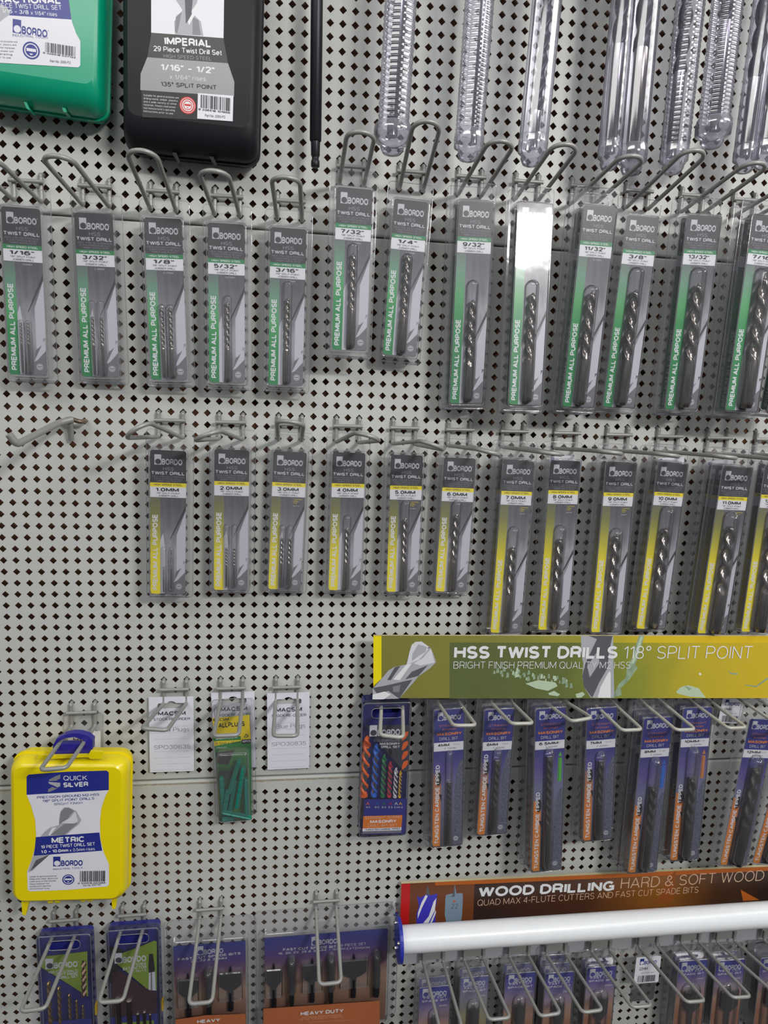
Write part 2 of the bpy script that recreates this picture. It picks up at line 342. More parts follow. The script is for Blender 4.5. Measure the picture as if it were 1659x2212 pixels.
def mask_icon(p, u, v, r, m, bg):
    p.disc(u, v, r, m, 20, r_in=r * .82)
    p.disc(u, v, r * .68, m, 16)
    p.rect(u - r * .55, u + r * .55, v - r * .22, v + r * .12, bg)
    p.poly([(u - r * .2, v + r * .35), (u + r * .2, v + r * .35), (u + r * .12, v + r * .5), (u - r * .12, v + r * .5)], bg)
def barcode(p, u0, u1, v0, v1, m='ink', seed=1, digits=None):
    rnd = random.Random(seed); u = u0
    vb = v1 - (v1 - v0) * (.16 if digits else 0)
    while u < u1:
        w = rnd.choice((.25, .4, .6, .8)) * (u1 - u0) / 30 * 1.3
        p.rect(u, min(u + w, u1), v0, vb, m); u += w + rnd.choice((.3, .5, .8)) * (u1 - u0) / 30 * 1.3
    if digits: p.text(digits, u0 - (u1 - u0) * .08, u1, vb + (v1 - vb) * .25, v1, m, .01)

class Frame:
    """a rigid plane: origin at its top-left corner, U right, V down (world)"""
    def __init__(s, tl, tr, bl, br=None):
        s.O = tl; U = (tr - tl); V = (bl - tl)
        if br is not None: V = (V + (br - tr)) / 2; U = (U + (br - bl)) / 2
        s.w = U.length * 1000; s.h = V.length * 1000
        V.normalize(); U = (U - V * U.dot(V)).normalized(); s.U, s.V = U, V; s.N = U.cross(-V)      # points into the wall
        Y = (-V).cross(U)
        s.mw = Matrix.Translation(tl) @ Matrix((U, Y, -V)).transposed().to_4x4()
        s.Yv = Y
    def uv(s, x, y):
        v = ray(x, y); t = (s.O - CAMC).dot(s.Yv) / v.dot(s.Yv); q = CAMC + v * t - s.O
        return (q.dot(s.U) * 1000, q.dot(s.V) * 1000)
    def back(s, dd, du=0., dv=0.):
        """matrix moved dd mm towards the wall, du right, dv down"""
        m = s.mw.copy(); m.translation = m.translation + Vector((du * .001, dd * .001, -dv * .001)); return m
def pxframe(q, d):
    d = d if isinstance(d, (list, tuple)) else [d] * len(q)
    pts = [W(x, y, dd) for (x, y), dd in zip(q, d)]
    return Frame(pts[0], pts[1], pts[2], pts[3] if len(pts) > 3 else None)      # order TL TR BL BR

# ------------------------------------------------------------------ pegboard wall
def panel(name, label, c_off, cols, rows, r_off, top, bot, cs=1.0, cmid=25.15):
    mb = MB(); V = []; Fc = []
    x0, x1 = -14, 84
    cx = [cmid + (c + c_off - cmid) * cs for c in range(cols[0], cols[1] + 1)]
    rz = [r + r_off for r in range(rows[0], rows[1] + 1)]
    hd = .308; th = .7
    def pt(c, r, d): return tuple(board(c, r, d))
    idx = {}
    def vid(c, r, d):
        k = (round(c, 4), round(r, 4), d)
        if k not in idx: idx[k] = len(V); V.append(pt(c, r, d))
        return idx[k]
    hc = .5 * cs
    for r in rz:
        for c in cx:
            a, b, c_, d = vid(c - hc, r - .5, 0), vid(c + hc, r - .5, 0), vid(c + hc, r + .5, 0), vid(c - hc, r + .5, 0)
            t, rr, bo, l = vid(c, r - hd, 0), vid(c + hd, r, 0), vid(c, r + hd, 0), vid(c - hd, r, 0)
            Fc += [(a, l, t), (a, t, b), (b, t, rr), (b, rr, c_), (c_, rr, bo), (c_, bo, d), (d, bo, l), (d, l, a)]
            t2, r2, b2, l2 = vid(c, r - hd, -th), vid(c + hd, r, -th), vid(c, r + hd, -th), vid(c - hd, r, -th)
            Fc += [(t, l, l2, t2), (rr, t, t2, r2), (bo, rr, r2, b2), (l, bo, b2, l2)]
    L, R = cx[0] - hc, cx[-1] + hc; T, B = rz[0] - .5, rz[-1] + .5
    # folded top and bottom edges and plain margins
    def strip(pts):
        for (ra, da), (rb, db) in zip(pts, pts[1:]):
            Fc.append((vid(L, ra, da), vid(L, rb, db), vid(R, rb, db), vid(R, ra, da)))
    k = .16
    if top is not None: strip([(top, -12), (top, -k * 12.5 * .9), (top + k * .3, -.6), (top + k, 0), (T, 0)])
    if bot is not None: strip([(B, 0), (bot - k, 0), (bot - k * .3, -.6), (bot, -k * 12.5 * .9), (bot, -12)])
    mb.add(V, Fc, 'pegboard')
    o = mb.build(name); return tag(o, label, 'pegboard panel', 'perforated steel wall panels')
mat('pegboard', '#c3c5c1', .42, spec=.4, noise=(7, .035), bump=(900, .04))
panel('pegboard_panel', 'upper perforated grey steel panel behind the drill cases and clear tubes', -.25, (-8, 84), (-44, -15), -.05, None, -14.22)
panel('pegboard_panel', 'middle perforated grey steel panel between the two horizontal seams', 0., (-8, 84), (-13, 34), 0, -14.08, 34.86)
panel('pegboard_panel', 'lower perforated grey steel panel behind the bottom row of drill sets', .15, (-8, 84), (36, 82), .5, 35.02, None, 1.016)
mat('back_board', '#69432d', .8, noise=(5, .35))
b = MB(); b.box(board(-12, 0).x, board(90, 0).x, .030, .040, 1.5 - 80 * P, 1.5 + 50 * P, 'back_board'); tag(b.build('wall_back'), None, None, kind='structure')
# grime along the lower seam
mat('grime', '#a39c8c', .8, noise=(200, .25))
b = MB()
for c in range(-6, 30):
    a0, a1 = .03 * random.random(), .05 + .10 * random.random()
    b.add([board(c, 35.22, .06), board(c, 35.30 + a1, .06), board(c + 1, 35.32 + a1, .06), board(c + 1, 35.22 + a0, .06)], [(0, 1, 2, 3)], 'grime')
tag(b.build('dirt_streak'), 'brown grime line along the rounded top edge of the lower steel panel', 'dirt')

# ------------------------------------------------------------------ hooks
def hook(c, hr, br, tip, label, d=100, style='round', m='wire', group='upper wire hooks', bar=True, half=1.0, base=None, r=2.15, name='wire_hook', plate=False, td=None):
    """c: mean hole column, hr: hole row, br: row of the lower bend, tip: photo pixel of the outer end"""
    B = board(c, br, 3.2) if base is None else base
    T = W(tip[0], tip[1], d); h = half * P
    root = thing(name, label, 'hook', Matrix.Translation(B), group)
    X = Vector((1, 0, 0)); D = T - B; L = D.length; Dn = D / L
    if td is not None: X = (W(td[0], td[1], d) - W(tip[0], tip[1], d)).normalized()
    Xn = (X - Dn * X.dot(Dn)).normalized()
    mb = MB(); rr = h if style == 'round' else .006
    def side(s):
        o = Vector((s * h, 0, 0))
        if not plate:
            up = [Vector((0, .0100, (br - hr) * P + .0075)), Vector((0, .0095, (br - hr) * P + .001)), Vector((0, -.0004, (br - hr) * P - .0015)), Vector((0, 0, (br - hr) * P - .0035))]
        else: up = [Vector((0, 0, .014))]
        return fillet([p + o for p in up + [Vector((0, 0, 0)), D * .5]], .004, 5)[:-1]
    left, right = side(-1), side(1)
    E = D - Dn * rr
    arc = []
    if style == 'round':
        for i in range(13):
            a = PI * i / 12; arc.append(E + Dn * (h * math.sin(a)) - Xn * (h * math.cos(a)))
    else:
        arc = fillet([D * .7 - X * h, D - Xn * h, D + Xn * h, D * .7 + X * h], .006, 5)[1:-1]
    mb.tube(left + arc + right[::-1], r * .001, m, 10)
    mb.build('wire_loop', root)
    if bar:
        q = MB(); z = (br - hr - .72) * P
        q.tube([(-h - .0035, -.0040, z - .0002), (h + .0035, -.0040, z + .0002)], .0020, m, 8)
        q.build('crossbar', root)
    if plate:
        q = MB(); q.box(-h - .003, h + .003, .002, .0032, .002, .016, m); q.build('backplate', root)
    return root
ORD = ('leftmost', 'second', 'third', 'fourth', 'fifth', 'sixth', 'seventh', 'eighth', 'ninth', 'tenth', 'eleventh', 'twelfth', 'thirteenth', 'fourteenth')
def nth(i): return ORD[i] + (' of' if i == 0 else ' from left in')
UP = [('1/16', 2.5, -17.05, (-40, 343)), ('3/32', 7.6, -17.05, (118, 337)), ('1/8', 12.75, -17.05, (303, 325)), ('5/32', 17.75, -17.05, (460, 369)), ('3/16', 22.75, -17.05, (617, 383)),
      ('7/32', 27.75, -20.05, (781, 285)), ('1/4', 32.75, -20.05, (924, 262)), ('9/32', 37.75, -20.05, (1086, 305)), ('5/16', 42.75, -20.05, (1226, 312)), ('11/32', 47.75, -20.05, (1372, 337)),
      ('3/8', 52.75, -20.05, (1508, 325)), ('13/32', 57.9, -20.05, (1642, 352)), ('7/16', 62.9, -20.05, (1770, 375))]
for i, (n, c, hr, tp) in enumerate(UP):
    hook(c, hr, hr + 2.15, tp, f'upturned wire hook of the green {n} inch packs, {nth(i)} its row', group='hooks of the green inch drill row')
TW = {'1.0': (40, -24), '2.0': (40, -14), '4.0': (40, 12), '5.0': (40, 14), '6.0': (40, 10)}
MM = [('1.0', 13, (291, 928)), ('2.0', 18, (443, 940)), ('3.0', 23, (627, 911)), ('4.0', 28, (798, 942)), ('5.0', 33, (939, 962)), ('6.0', 38, (1062, 978)), ('7.0', 43, (1196, 980)),
      ('8.0', 48, (1328, 978)), ('9.0', 53, (1453, 984)), ('10.0', 58, (1578, 988)), ('11.0', 63, (1700, 995)), ('12.0', 68, (1830, 998))]
for i, (n, c, tp) in enumerate(MM):
    hook(c, 1, 3.15, tp, f'wire hook of the yellow {n} mm packs, {nth(i)} its row', group='hooks of the yellow metric drill row', d=108 if c > 38 else 100, td=(tp[0] + TW.get(n, (40, 5))[0], tp[1] + TW.get(n, (40, 5))[1]))

# ------------------------------------------------------------------ drill bits and blister packs
def drill_mesh(dia, length, flute, m='steel', shank=None, tipm=None, pitch=3.6, masonry=False, shank_r=None, colour=None):
    """axis along -z, tip at the origin; mm"""
    mb = MB(); R = dia / 2; n = 24; secs = []; step = dia * pitch / 26
    z = 0.; zs = []
    while z < flute: zs.append(z); z += step
    for z in zs:
        a0 = 2 * PI * z / (dia * pitch); k = min(1, (z + .02) / (R * .75)) ; fade = max(0, min(1, (flute - z) / (dia * 1.2)))
        q = []
        for i in range(n):
            t = 2 * PI * i / n; g = abs(math.sin(t))
            rad = R * (1 - (.62 * fade) * max(0, (g - .34) / .66) ** .55)
            if abs(t % PI - .42) < .18: rad = R * 1.0
            q.append((rad * k * math.cos(t + a0) * .001, rad * k * math.sin(t + a0) * .001, -z * .001))
        secs.append(q)
    mb.loft(secs, colour or m, True, False, True)
    sr = (shank_r or R) * .001; ss = [[(sr * math.cos(2 * PI * i / n), sr * math.sin(2 * PI * i / n), -zz * .001) for i in range(n)] for zz in (zs[-1], length - .4)]
    ss.append([(sr * .85 * math.cos(2 * PI * i / n), sr * .85 * math.sin(2 * PI * i / n), -length * .001) for i in range(n)])
    mb.loft(ss, shank or m, True, True, True)
    if masonry: mb.box(-R * .00102, R * .00102, -.0006, .0006, -R * .0016, .0004, 'steel_bright')
    return mb
def capsule(mb, u, v0, v1, w, hgt, m, y0):
    """half-round bubble: stadium-shaped rings shrinking outwards"""
    secs = []; R = w / 2
    for i in range(7):
        a = PI / 2 * i / 6.3; ins = R * (1 - math.cos(a)) * .92; h = hgt * math.sin(a)
        secs.append([(x * .001, y0 - h * .001, z * .001) for x, z in rrect(u - R + ins, u + R - ins, -v1 + ins, -v0 - ins, R - ins, 4)])
    mb.loft(secs, m, False, True, True)
def blister_mesh(w, L, bubbles, depth=11.6, top=20, side=6, bot=7, slot=True, card_gap=.6, flw=None):
    mb = MB(); yb = depth * .001; yf = -card_gap * .001; e = .001
    # back flange with a hanging slot
    fl = Print(yb); o = rrect(-side, w + side, -top, L + bot, 4)
    holes = []
    if slot:
        cu = w / 2; s_ = [(cu + 14 * math.cos(a) if False else 0, 0) for a in ()]
        sl = rrect(cu - 15, cu + 15, -12.5, -7.5, 2.4, 3); holes = [sl[::-1]]
    fl.poly(o, 'blister', holes)
    mb.add(fl.v, fl.f, 'blister')
    # raised body
    secs = [ring(-2.6 * e, (w + 2.6) * e, -(L + 2.6) * e, 2.6 * e, 3 * e, yb, 3), ring(-1.6 * e, (w + 1.6) * e, -(L + 1.6) * e, 1.6 * e, 3 * e, yf + .0006, 3),
            ring(-1.1 * e, (w + 1.1) * e, -(L + 1.1) * e, 1.1 * e, 2.6 * e, yf, 3)]
    mb.loft(secs, 'blister', False, True)
    # rims
    for q, rad in ((ring(-side * e, (w + side) * e, -(L + bot) * e, top * e, 4 * e, yb, 3), .00035), (ring(-1.3 * e, (w + 1.3) * e, -(L + 1.3) * e, 1.3 * e, 2.8 * e, yf + .0002, 3), .00035)):
        mb.tube(q + [q[0]], rad, 'blister_edge', 5, False)
    mb.tube([(-side * e + .003, yb - .002, -(L + bot - 1.5) * e), ((w + side) * e - .003, yb - .002, -(L + bot - 1.5) * e)], .0011, 'blister_edge', 6)
    for (u, v0, v1, bw, bh) in bubbles: capsule(mb, u, v0, v1, bw, bh, 'bubble', yf)
    return mb
def jobber_card(w, L, acc, size, sub, note=None):
    p = Print(0); g = acc == 'green'; am = 'green_print' if g else 'yellow_print'
    ph = grad('photo_grey', [(0, '#5a5962'), (.25, '#807f88'), (.5, '#adacb5'), (.7, '#7b7a83'), (1, '#54535c')], lo=-.17, hi=-.045, noise=.55, nscale=9, stretch=((14, 1, 3), .6))
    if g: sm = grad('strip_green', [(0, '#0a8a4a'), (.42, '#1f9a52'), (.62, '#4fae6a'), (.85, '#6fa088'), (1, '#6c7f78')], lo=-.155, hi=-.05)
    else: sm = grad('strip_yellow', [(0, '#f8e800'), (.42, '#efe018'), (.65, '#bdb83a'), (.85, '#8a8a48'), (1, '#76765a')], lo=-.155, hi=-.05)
    p.rrect(0, w, 0, L, 2.6, 'photo_grey')
    fb = lambda d: L - d
    # tonal shapes of the printed drill photograph
    p.poly([(w * .30, fb(16)), (w * .30, fb(48)), (w * .52, fb(62)), (w * .97, fb(104)), (w, fb(104)), (w, fb(90)), (w * .62, fb(58)), (w * .55, fb(4)), (w * .33, fb(4))], 'photo_grey')
    p.poly([(w * .28, fb(.6)), (w * .28, fb(58)), (w * .36, fb(66)), (w * .46, fb(36)), (w * .40, fb(.6))], 'pale_print')
    p.poly([(w * .74, fb(64)), (w * .995, fb(90)), (w * .995, fb(36)), (w * .93, fb(36)), (w * .93, fb(26)), (w * .74, fb(26))], 'pale_print')
    p.poly([(w * .55, fb(58)), (w * .57, fb(61)), (w * .995, fb(96)), (w * .995, fb(90))], 'charcoal')
    p.poly([(w * .72, fb(24)), (w * .995, fb(33)), (w * .995, fb(2)), (w * .62, fb(.8))], 'midgrey_print')
    p.poly([(w * .66, fb(13)), (w * .76, fb(15)), (w * .985, fb(24)), (w * .985, fb(35)), (w * .88, fb(29))], 'pale_print')
    # left strip and header
    p.poly([(0, 49), (w * .28, 49), (w * .28, L - .3), (2, L - .3), (.8, L - .8), (.3, L - 2), (0, L - 3)], 'strip_green' if g else 'strip_yellow')
    p.poly([(2.2, .3), (w - 2.2, .3), (w - .5, 1.4), (w, 3), (w, 33.4), (0, 33.4), (0, 3), (.5, 1.4)], 'charcoal')
    logo(p, w * .12, 4.5, w * .80, 'silver_print', 'charcoal')
    p.text('HSS', w * .36, w * .66, 17.2, 20.6, 'dim_print', 0)
    p.text('TWIST DRILL', w * .04, w * .95, 21.8, 25.2, 'silver_print', .03)
    for i, t in enumerate(('IDEAL FOR USE IN FERROUS', '& NON-FERROUS METALS', 'TIMBER AND PLASTIC')): p.text(t, w * (.06 + .05 * i), w * (.94 - .04 * i), 26.4 + i * 2.2, 28.0 + i * 2.2, 'grey_print', 0)
    p.rect(0, w, 33.4, 37.6, am); p.text('HIGH SPEED STEEL', w * .1, w * .9, 34.5, 36.4, 'white' if g else 'ink', .015)
    p.rect(0, w, 37.6, 48.6, 'white')
    sw = min(.64, .14 * len(size)); p.text(size, w * (.5 - sw / 2 - .02), w * (.5 + sw / 2 - .02), 38.6, 42.6, 'ink', .03)
    p.text('118° SPLIT POINT', w * .17, w * .83, 43.4, 45.1, 'ink', .01); p.text('JOBBER DRILL', w * .22, w * .78, 46.0, 47.8, 'ink', .01)
    if g and sub: p.text(sub, w * .46, w * .72, 50.2, 51.8, 'silver_print')
    if note:
        for i, t in enumerate(('TAPPING', 'DRILL', 'FOR')): p.text(t, w * .66, w * (.66 + .055 * len(t) / 1.5), 50.5 + i * 2, 51.9 + i * 2, 'yellow_print')
        p.text(note, w * .66, w * .84, 57.5, 59, 'silver_print')
    p.text('PREMIUM ALL PURPOSE', w * .06, w * .21, L - 85, L - 4.5, 'white', .03, up=True)
    mask_icon(p, w * .81, L - 8.5, 3.1, 'silver_print', 'midgrey_print')
    q = MB(); q.loft([ring(0, w * .001, -L * .001, 0, .0026, .0005, 4), ring(0, w * .001, -L * .001, 0, .0026, 0, 4)], 'white', True, False)
    p.add(q.v, q.f, 'white')
    return p
def masonry_card(w, L, size, sub, accent=None):
    p = Print(0)
    grad('mas_bg', [(0, '#4b4a55'), (.35, '#6e6f8a'), (.6, '#77789c'), (.82, '#5a4f9a'), (1, '#2a2c86')], lo=-.17, hi=-.05, noise=.22, nscale=60)
    grad('mas_strip', [(0, '#e08a22'), (.5, '#e0801e'), (.8, '#b87a52'), (1, '#7a6a86')], lo=-.18, hi=-.07)
    mat('rock', '#5d6078', .6, noise=(420, .5))
    p.rrect(0, w, 0, L, 2.6, 'mas_bg')
    p.poly([(w * .70, L - 1), (w * .74, L - 40), (w * .72, L - 70), (w * .80, L - 96), (w * .90, L - 106), (w, L - 108), (w, L - 3), (w * .95, L - .6)], 'rock')
    p.poly([(0, L - 92), (w * .26, L - 92), (w * .26, L - .3), (2, L - .3), (0, L - 3)], 'mas_strip')
    p.disc(w * .18, L - 86, w * .09, 'steel_black', 14, rz=9)
    p.poly([(w * .2, L - 66), (w * .3, L - 66), (w * .28, L - 56)], 'black_print')
    p.poly([(2.2, .3), (w - 2.2, .3), (w - .5, 1.4), (w, 3), (w, 39.6), (0, 39.6), (0, 3), (.5, 1.4)], 'navy_print')
    logo(p, w * .12, 2.6, w * .80, 'silver_print', 'navy_print')
    p.text('STRAIGHT', w * .17, w * .85, 18, 20.8, 'coral_print'); p.text('SHANK', w * .27, w * .76, 22.6, 25.2, 'coral_print')
    p.text('MASONRY', w * .10, w * .93, 27.6, 31.2, 'amber_print', .03); p.text('DRILL BIT', w * .19, w * .80, 33.4, 37.0, 'silver_print')
    p.rect(0, w, 39.6, 50.2, 'white'); p.text(size, w * .13, w * (.13 + .13 * len(size)), 41.2, 44.8, 'ink', .03)
    p.text(sub[0], w * .66, w * .88, 41.8, 43.8, 'grey_print'); p.text(sub[1], w * .35, w * .75, 46.2, 48.4, 'grey_print', .01)
    p.text('TUNGSTEN CARBIDE TIPPED', w * .07, w * .21, L - 103, L - 4, 'white', .03, up=True)
    if accent:
        am = mat('tube_' + accent[0], accent[0], .4); p.rect(w * .80, w * .93, 62, 92, 'tube_' + accent[0]); p.rect(w * .82, w * .835, 63, 91, 'ink')
        p.poly([(w * .80, 60), (w * .865, 54), (w * .93, 60)], 'tube_' + accent[0])
    mask_icon(p, w * .80, L - 8.5, 3.1, 'silver_print', 'rock')
    q = MB(); q.loft([ring(0, w * .001, -L * .001, 0, .0026, .0005, 4), ring(0, w * .001, -L * .001, 0, .0026, 0, 4)], 'white', True, False)
    p.add(q.v, q.f, 'white')
    return p
def solve_depth(q, ref, lo=16., hi=62.):
    l = lambda d: ((W(*q[0], d) - W(*q[2], d)).length + (W(*q[1], d) - W(*q[3], d)).length) * 500
    a, b = l(20), l(60); return max(lo, min(hi, 20 + 40 * (a - ref) / (a - b)))
def pack(kind, size, q, ref, n, bits, sub='', label='', group='', note=None, accent=None, lo=16., behind='behind the front one', bottom=None):
    d = solve_depth(q, ref, max(lo, 15 + (n - 1) * 12)); fr = pxframe(q, d); w, L = fr.w, fr.h
    w = w * .35 + 35.3 * .65
    # listed sizes are tilted to steer the lamp glare, the rest at random
    tlt = Matrix.Rotation(math.radians({'5/16"': -2.6, '9/32"': 3, '11/32"': 2.6, '3/8"': 2.2, '13/32"': 2.8}.get(size, random.uniform(-1.2, 1.2))), 4, 'X') @ Matrix.Rotation(math.radians(random.uniform(-1.6, 1.6)), 4, 'Z')
    piv = Matrix.Translation((w * .0005, 0, -L * .0005)); fr.mw = fr.mw @ piv @ tlt @ piv.inverted()
    root = thing('drill_pack', label, 'drill pack', fr.mw, group)
    card = (jobber_card(w, L, kind, size, sub, note) if kind != 'masonry' else masonry_card(w, L, size, sub, accent)).build('card', root)
    bub = []
    for (u, top, tip, bot, dia, fl) in bits:
        bub.append((u * w, top * L, min(bot * L + 1.5, L - .5), dia + 3.4 + dia * .25, dia * .85 + 2.6))
        dm = drill_mesh(dia, (bot - tip) * L, (bot - tip) * L * fl, 'steel_dark' if kind == 'masonry' else 'steel', masonry=kind == 'masonry')
        dm.build('drill_bit', root, (u * w * .001, -(dia / 2 + .5) * .001, -tip * L * .001))
    blister_mesh(w, L, bub).build('blister', root)
    for k in range(1, n):
        sh = (random.uniform(-1.2, 1.2), random.uniform(-1.5, 1.0))
        copy_tree(root, fr.back(12.2 * k, sh[0], sh[1] + .8 * k), label.replace('front', {1: 'middle' if n > 2 else 'rear', 2: 'rear'}[k]))
    return root
G = {
'1/16': ([(2.7, 445.4), (82, 447.8), (20.3, 806.6), (98, 811)], 1, [(.37, .66, .67, .985, 1.8, .45), (.56, .66, .67, .985, 1.8, .45)], '1.59MM'),
'3/32': ([(160.3, 458.9), (245.7, 464), (177.2, 812.7), (259.2, 816.7)], 1, [(.36, .52, .62, .985, 2.4, .5), (.60, .52, .62, .985, 2.4, .5)], '2.38MM'),
'1/8': ([(310.5, 469), (395, 474.1), (329, 820), (406, 823.5)], 1, [(.38, .52, .54, .98, 3.2, .6), (.61, .52, .54, .98, 3.2, .6)], '3.17MM'),
'5/32': ([(447.9, 479.2), (529.3, 482.5), (452.3, 825.8), (531, 827)], 1, [(.53, .44, .485, .985, 4, .62)], '3.97MM'),
'3/16': ([(583.9, 489.2), (664.9, 492.6), (582, 830), (655, 833)], 1, [(.52, .325, .44, .985, 4.8, .62)], '4.76MM'),
'7/32': ([(727.3, 402.1), (802.6, 404.9), (714.9, 754.9), (791, 757)], 1, [(.52, .325, .395, .98, 5.5, .62)], '5.56MM'),
'1/4': ([(852.2, 427.5), (924.8, 432.5), (826.2, 764.3), (897.8, 770)], 1, [(.52, .33, .345, .985, 6.3, .66)], '6.35MM'),
'9/32': ([(989, 435.9), (1060.8, 438.6), (973.4, 870.4), (1043.8, 873)], 2, [(.52, .37, .47, .985, 7.1, .66)], ''),
'5/16': ([(1124.3, 433.5), (1190, 435.3), (1091.8, 871.4), (1163, 875.7)], 2, [(.52, .37, .437, .985, 7.9, .62)], ''),
'11/32': ([(1257.9, 444.3), (1321.8, 446.8), (1217.8, 877.6), (1281, 879)], 3, [(.50, .375, .41, .985, 8.7, .62)], '8.73MM'),
'3/8': ([(1351.7, 466), (1418.5, 467.8), (1303.7, 877.6), (1374, 880)], 1, [(.50, .25, .37, .985, 9.5, .64)], ''),
'13/32': ([(1480.6, 466), (1551.8, 467.8), (1439.1, 882.3), (1514, 886)], 2, [(.50, .25, .335, .985, 10.3, .66)], '10.32MM'),
'7/16': ([(1630.5, 463.4), (1700, 465), (1563, 883.7), (1635, 886)], 3, [(.52, .25, .30, .985, 11.1, .66)], ''),
'15/32': ([(1735, 470), (1805, 472), (1657, 884), (1728, 887)], 2, [(.52, .25, .30, .985, 11.1, .66)], ''),
}
for i, (k, (q, n, bits, sub)) in enumerate(G.items()):
    lg = q[2][1] - q[0][1] > 395
    pack('green', k + '"', q, 199 if lg else 154.5, n, bits, sub, ('front ' if n > 1 else 'single ') + f'green striped {k} inch drill pack, {nth(i)} the green row', f'green {k} inch drill packs')
M_ = {
'1.0': ([(324.7, 970.7), (403, 970), (324, 1282), (401, 1282)], 1, [(.385, .66, .80, .985, 1.1, .5), (.60, .66, .68, .965, 1.1, .5)], None),
'2.0': ([(463.5, 969.7), (536.7, 970.7), (458.4, 1274.5), (536, 1275)], 1, [(.37, .52, .685, .97, 2, .5), (.60, .52, .685, .97, 2, .5)], None),
'3.0': ([(590.6, 973.8), (663.2, 976.5), (579.5, 1272.5), (650, 1273.5)], 1, [(.37, .52, .61, .98, 3, .55), (.61, .52, .61, .98, 3, .55)], 'M3.5'),
'4.0': ([(718.9, 976.5), (788, 978), (708, 1273.5), (778, 1275)], 1, [(.52, .44, .535, .985, 4, .6)], None),
'5.0': ([(845.5, 982.2), (914.7, 984.2), (837, 1277.9), (899.5, 1278.5)], 1, [(.51, .32, .45, .985, 5, .62)], 'M6'),
'6.0': ([(960.3, 987.6), (1029.5, 990), (940.7, 1276.9), (1007.5, 1278.5)], 1, [(.50, .305, .41, .985, 6, .62)], None),
'7.0': ([(1089, 994.6), (1149.5, 994.6), (1057, 1366), (1120, 1366)], 2, [(.50, .366, .48, .985, 7, .6)], 'BSP'),
'8.0': ([(1190.7, 994.6), (1253, 995.7), (1160.4, 1358.5), (1222.5, 1360.3)], 1, [(.48, .365, .44, .985, 8, .62)], 'BSW'),
'9.0': ([(1311.6, 999.3), (1376, 1001), (1274, 1363), (1338, 1365.7)], 2, [(.52, .37, .405, .985, 9, .62)], 'BSP'),
'10.0': ([(1423.5, 999.3), (1484.2, 1001), (1373, 1356.7), (1433.6, 1358.5)], 2, [(.50, .245, .365, .985, 10, .62)], None),
'11.0': ([(1560, 1007.6), (1625, 1007.6), (1506.6, 1366.4), (1571, 1369.3)], 3, [(.50, .25, .325, .985, 11, .64)], 'M12'),
'12.0': ([(1655, 1005), (1720, 1006), (1599.7, 1363.2), (1665, 1365)], 2, [(.50, .25, .33, .985, 12, .64)], None),
}
for i, (k, (q, n, bits, note)) in enumerate(M_.items()):
    lg = q[2][1] - q[0][1] > 340
    pack('yellow', k + 'MM', q, 196 if lg else 152, n, bits, '', ('front ' if n > 1 else 'single ') + f'yellow striped {k} mm drill pack, {nth(i)} the yellow row', f'yellow {k} mm drill packs', note)
MS = {
'4MM': ([(938.8, 1535.9), (1001.9, 1535.9), (932.4, 1827.3), (994.6, 1825.3)], 170, 3, [(.53, .29, .52, .975, 4, .55)], ('5/32"', 'X 75MM'), None),
'6MM': ([(1047.3, 1533.6), (1109.5, 1533.6), (1030.8, 1802.7), (1091, 1802.7)], 158, 2, [(.52, .30, .39, .975, 6, .62)], ('15/64"', 'X 100MM'), None),
'6.5MM': ([(1158.7, 1533.6), (1219, 1534.5), (1145, 1880), (1209, 1882.6)], 207, 3, [(.48, .23, .28, .975, 6.5, .62)], ('1/4"', 'X 150MM'), ('#4fb83a',)),
'7MM': ([(1270, 1533.2), (1329.6, 1534), (1256, 1816.2), (1320, 1815.6)], 170, 2, [(.50, .31, .38, .975, 7, .6)], ('9/32"', 'X 100MM'), None),
'8MM': ([(1389.9, 1550.6), (1452, 1552), (1355.5, 1885.5), (1419.6, 1888.4)], 205, 3, [(.52, .237, .42, .975, 8, .6)], ('5/16"', 'X 120MM'), ('#1f6fd0',)),
'10MM': ([(1478.3, 1531.2), (1536.6, 1531.8), (1445.6, 1856.6), (1506, 1859.5)], 202, 2, [(.46, .24, .43, .975, 9, .6)], ('3/8"', 'X 120MM'), ('#c98040',)),
'12MM': ([(1621.7, 1553.4), (1680, 1554), (1555, 1865.3), (1610, 1868)], 196, 1, [(.52, .23, .305, .975, 11, .6)], ('15/32"', 'X 150MM'), None),
'14MM': ([(1712, 1548), (1772, 1549), (1626, 1865), (1688, 1867)], 200, 1, [(.52, .23, .305, .975, 11, .6)], ('9/16"', 'X 150MM'), None),
}
for i, (k, (q, ref, n, bits, sub, acc)) in enumerate(MS.items()):
    pack('masonry', k, q, ref, n, bits, sub, ('front ' if n > 1 else 'single ') + f'blue {k.lower().replace("mm", " mm")} masonry drill pack, {nth(i)} the masonry row', f'masonry {k.lower().replace("mm", " mm")} packs', accent=acc)
# masonry hooks: square ends
for i, (n, c, tl, tr) in enumerate((('4 mm', 38, (978, 1567), (1030, 1567)), ('6 mm', 43, (1103, 1563), (1154, 1563)), ('6.5 mm', 48, (1232, 1557), (1282, 1552)), ('7 mm', 53, (1340, 1577), (1391, 1577)),
                     ('8 mm', 58, (1456, 1576), (1507, 1577)), ('10 mm', 63, (1565, 1572), (1621, 1573)), ('12 mm', 68.3, (1690, 1575), (1745, 1576)))):
    hook(c, 25, 27.2, ((tl[0] + tr[0]) / 2, (tl[1] + tr[1]) / 2), f'pale wire hook of the {n} masonry packs, {nth(i)} its row', d=88, style='square', m='wire_pale', group='hooks of the masonry drill row', td=(tr[0] + 40, tr[1] + (tr[1] - tl[1])), r=2.0)
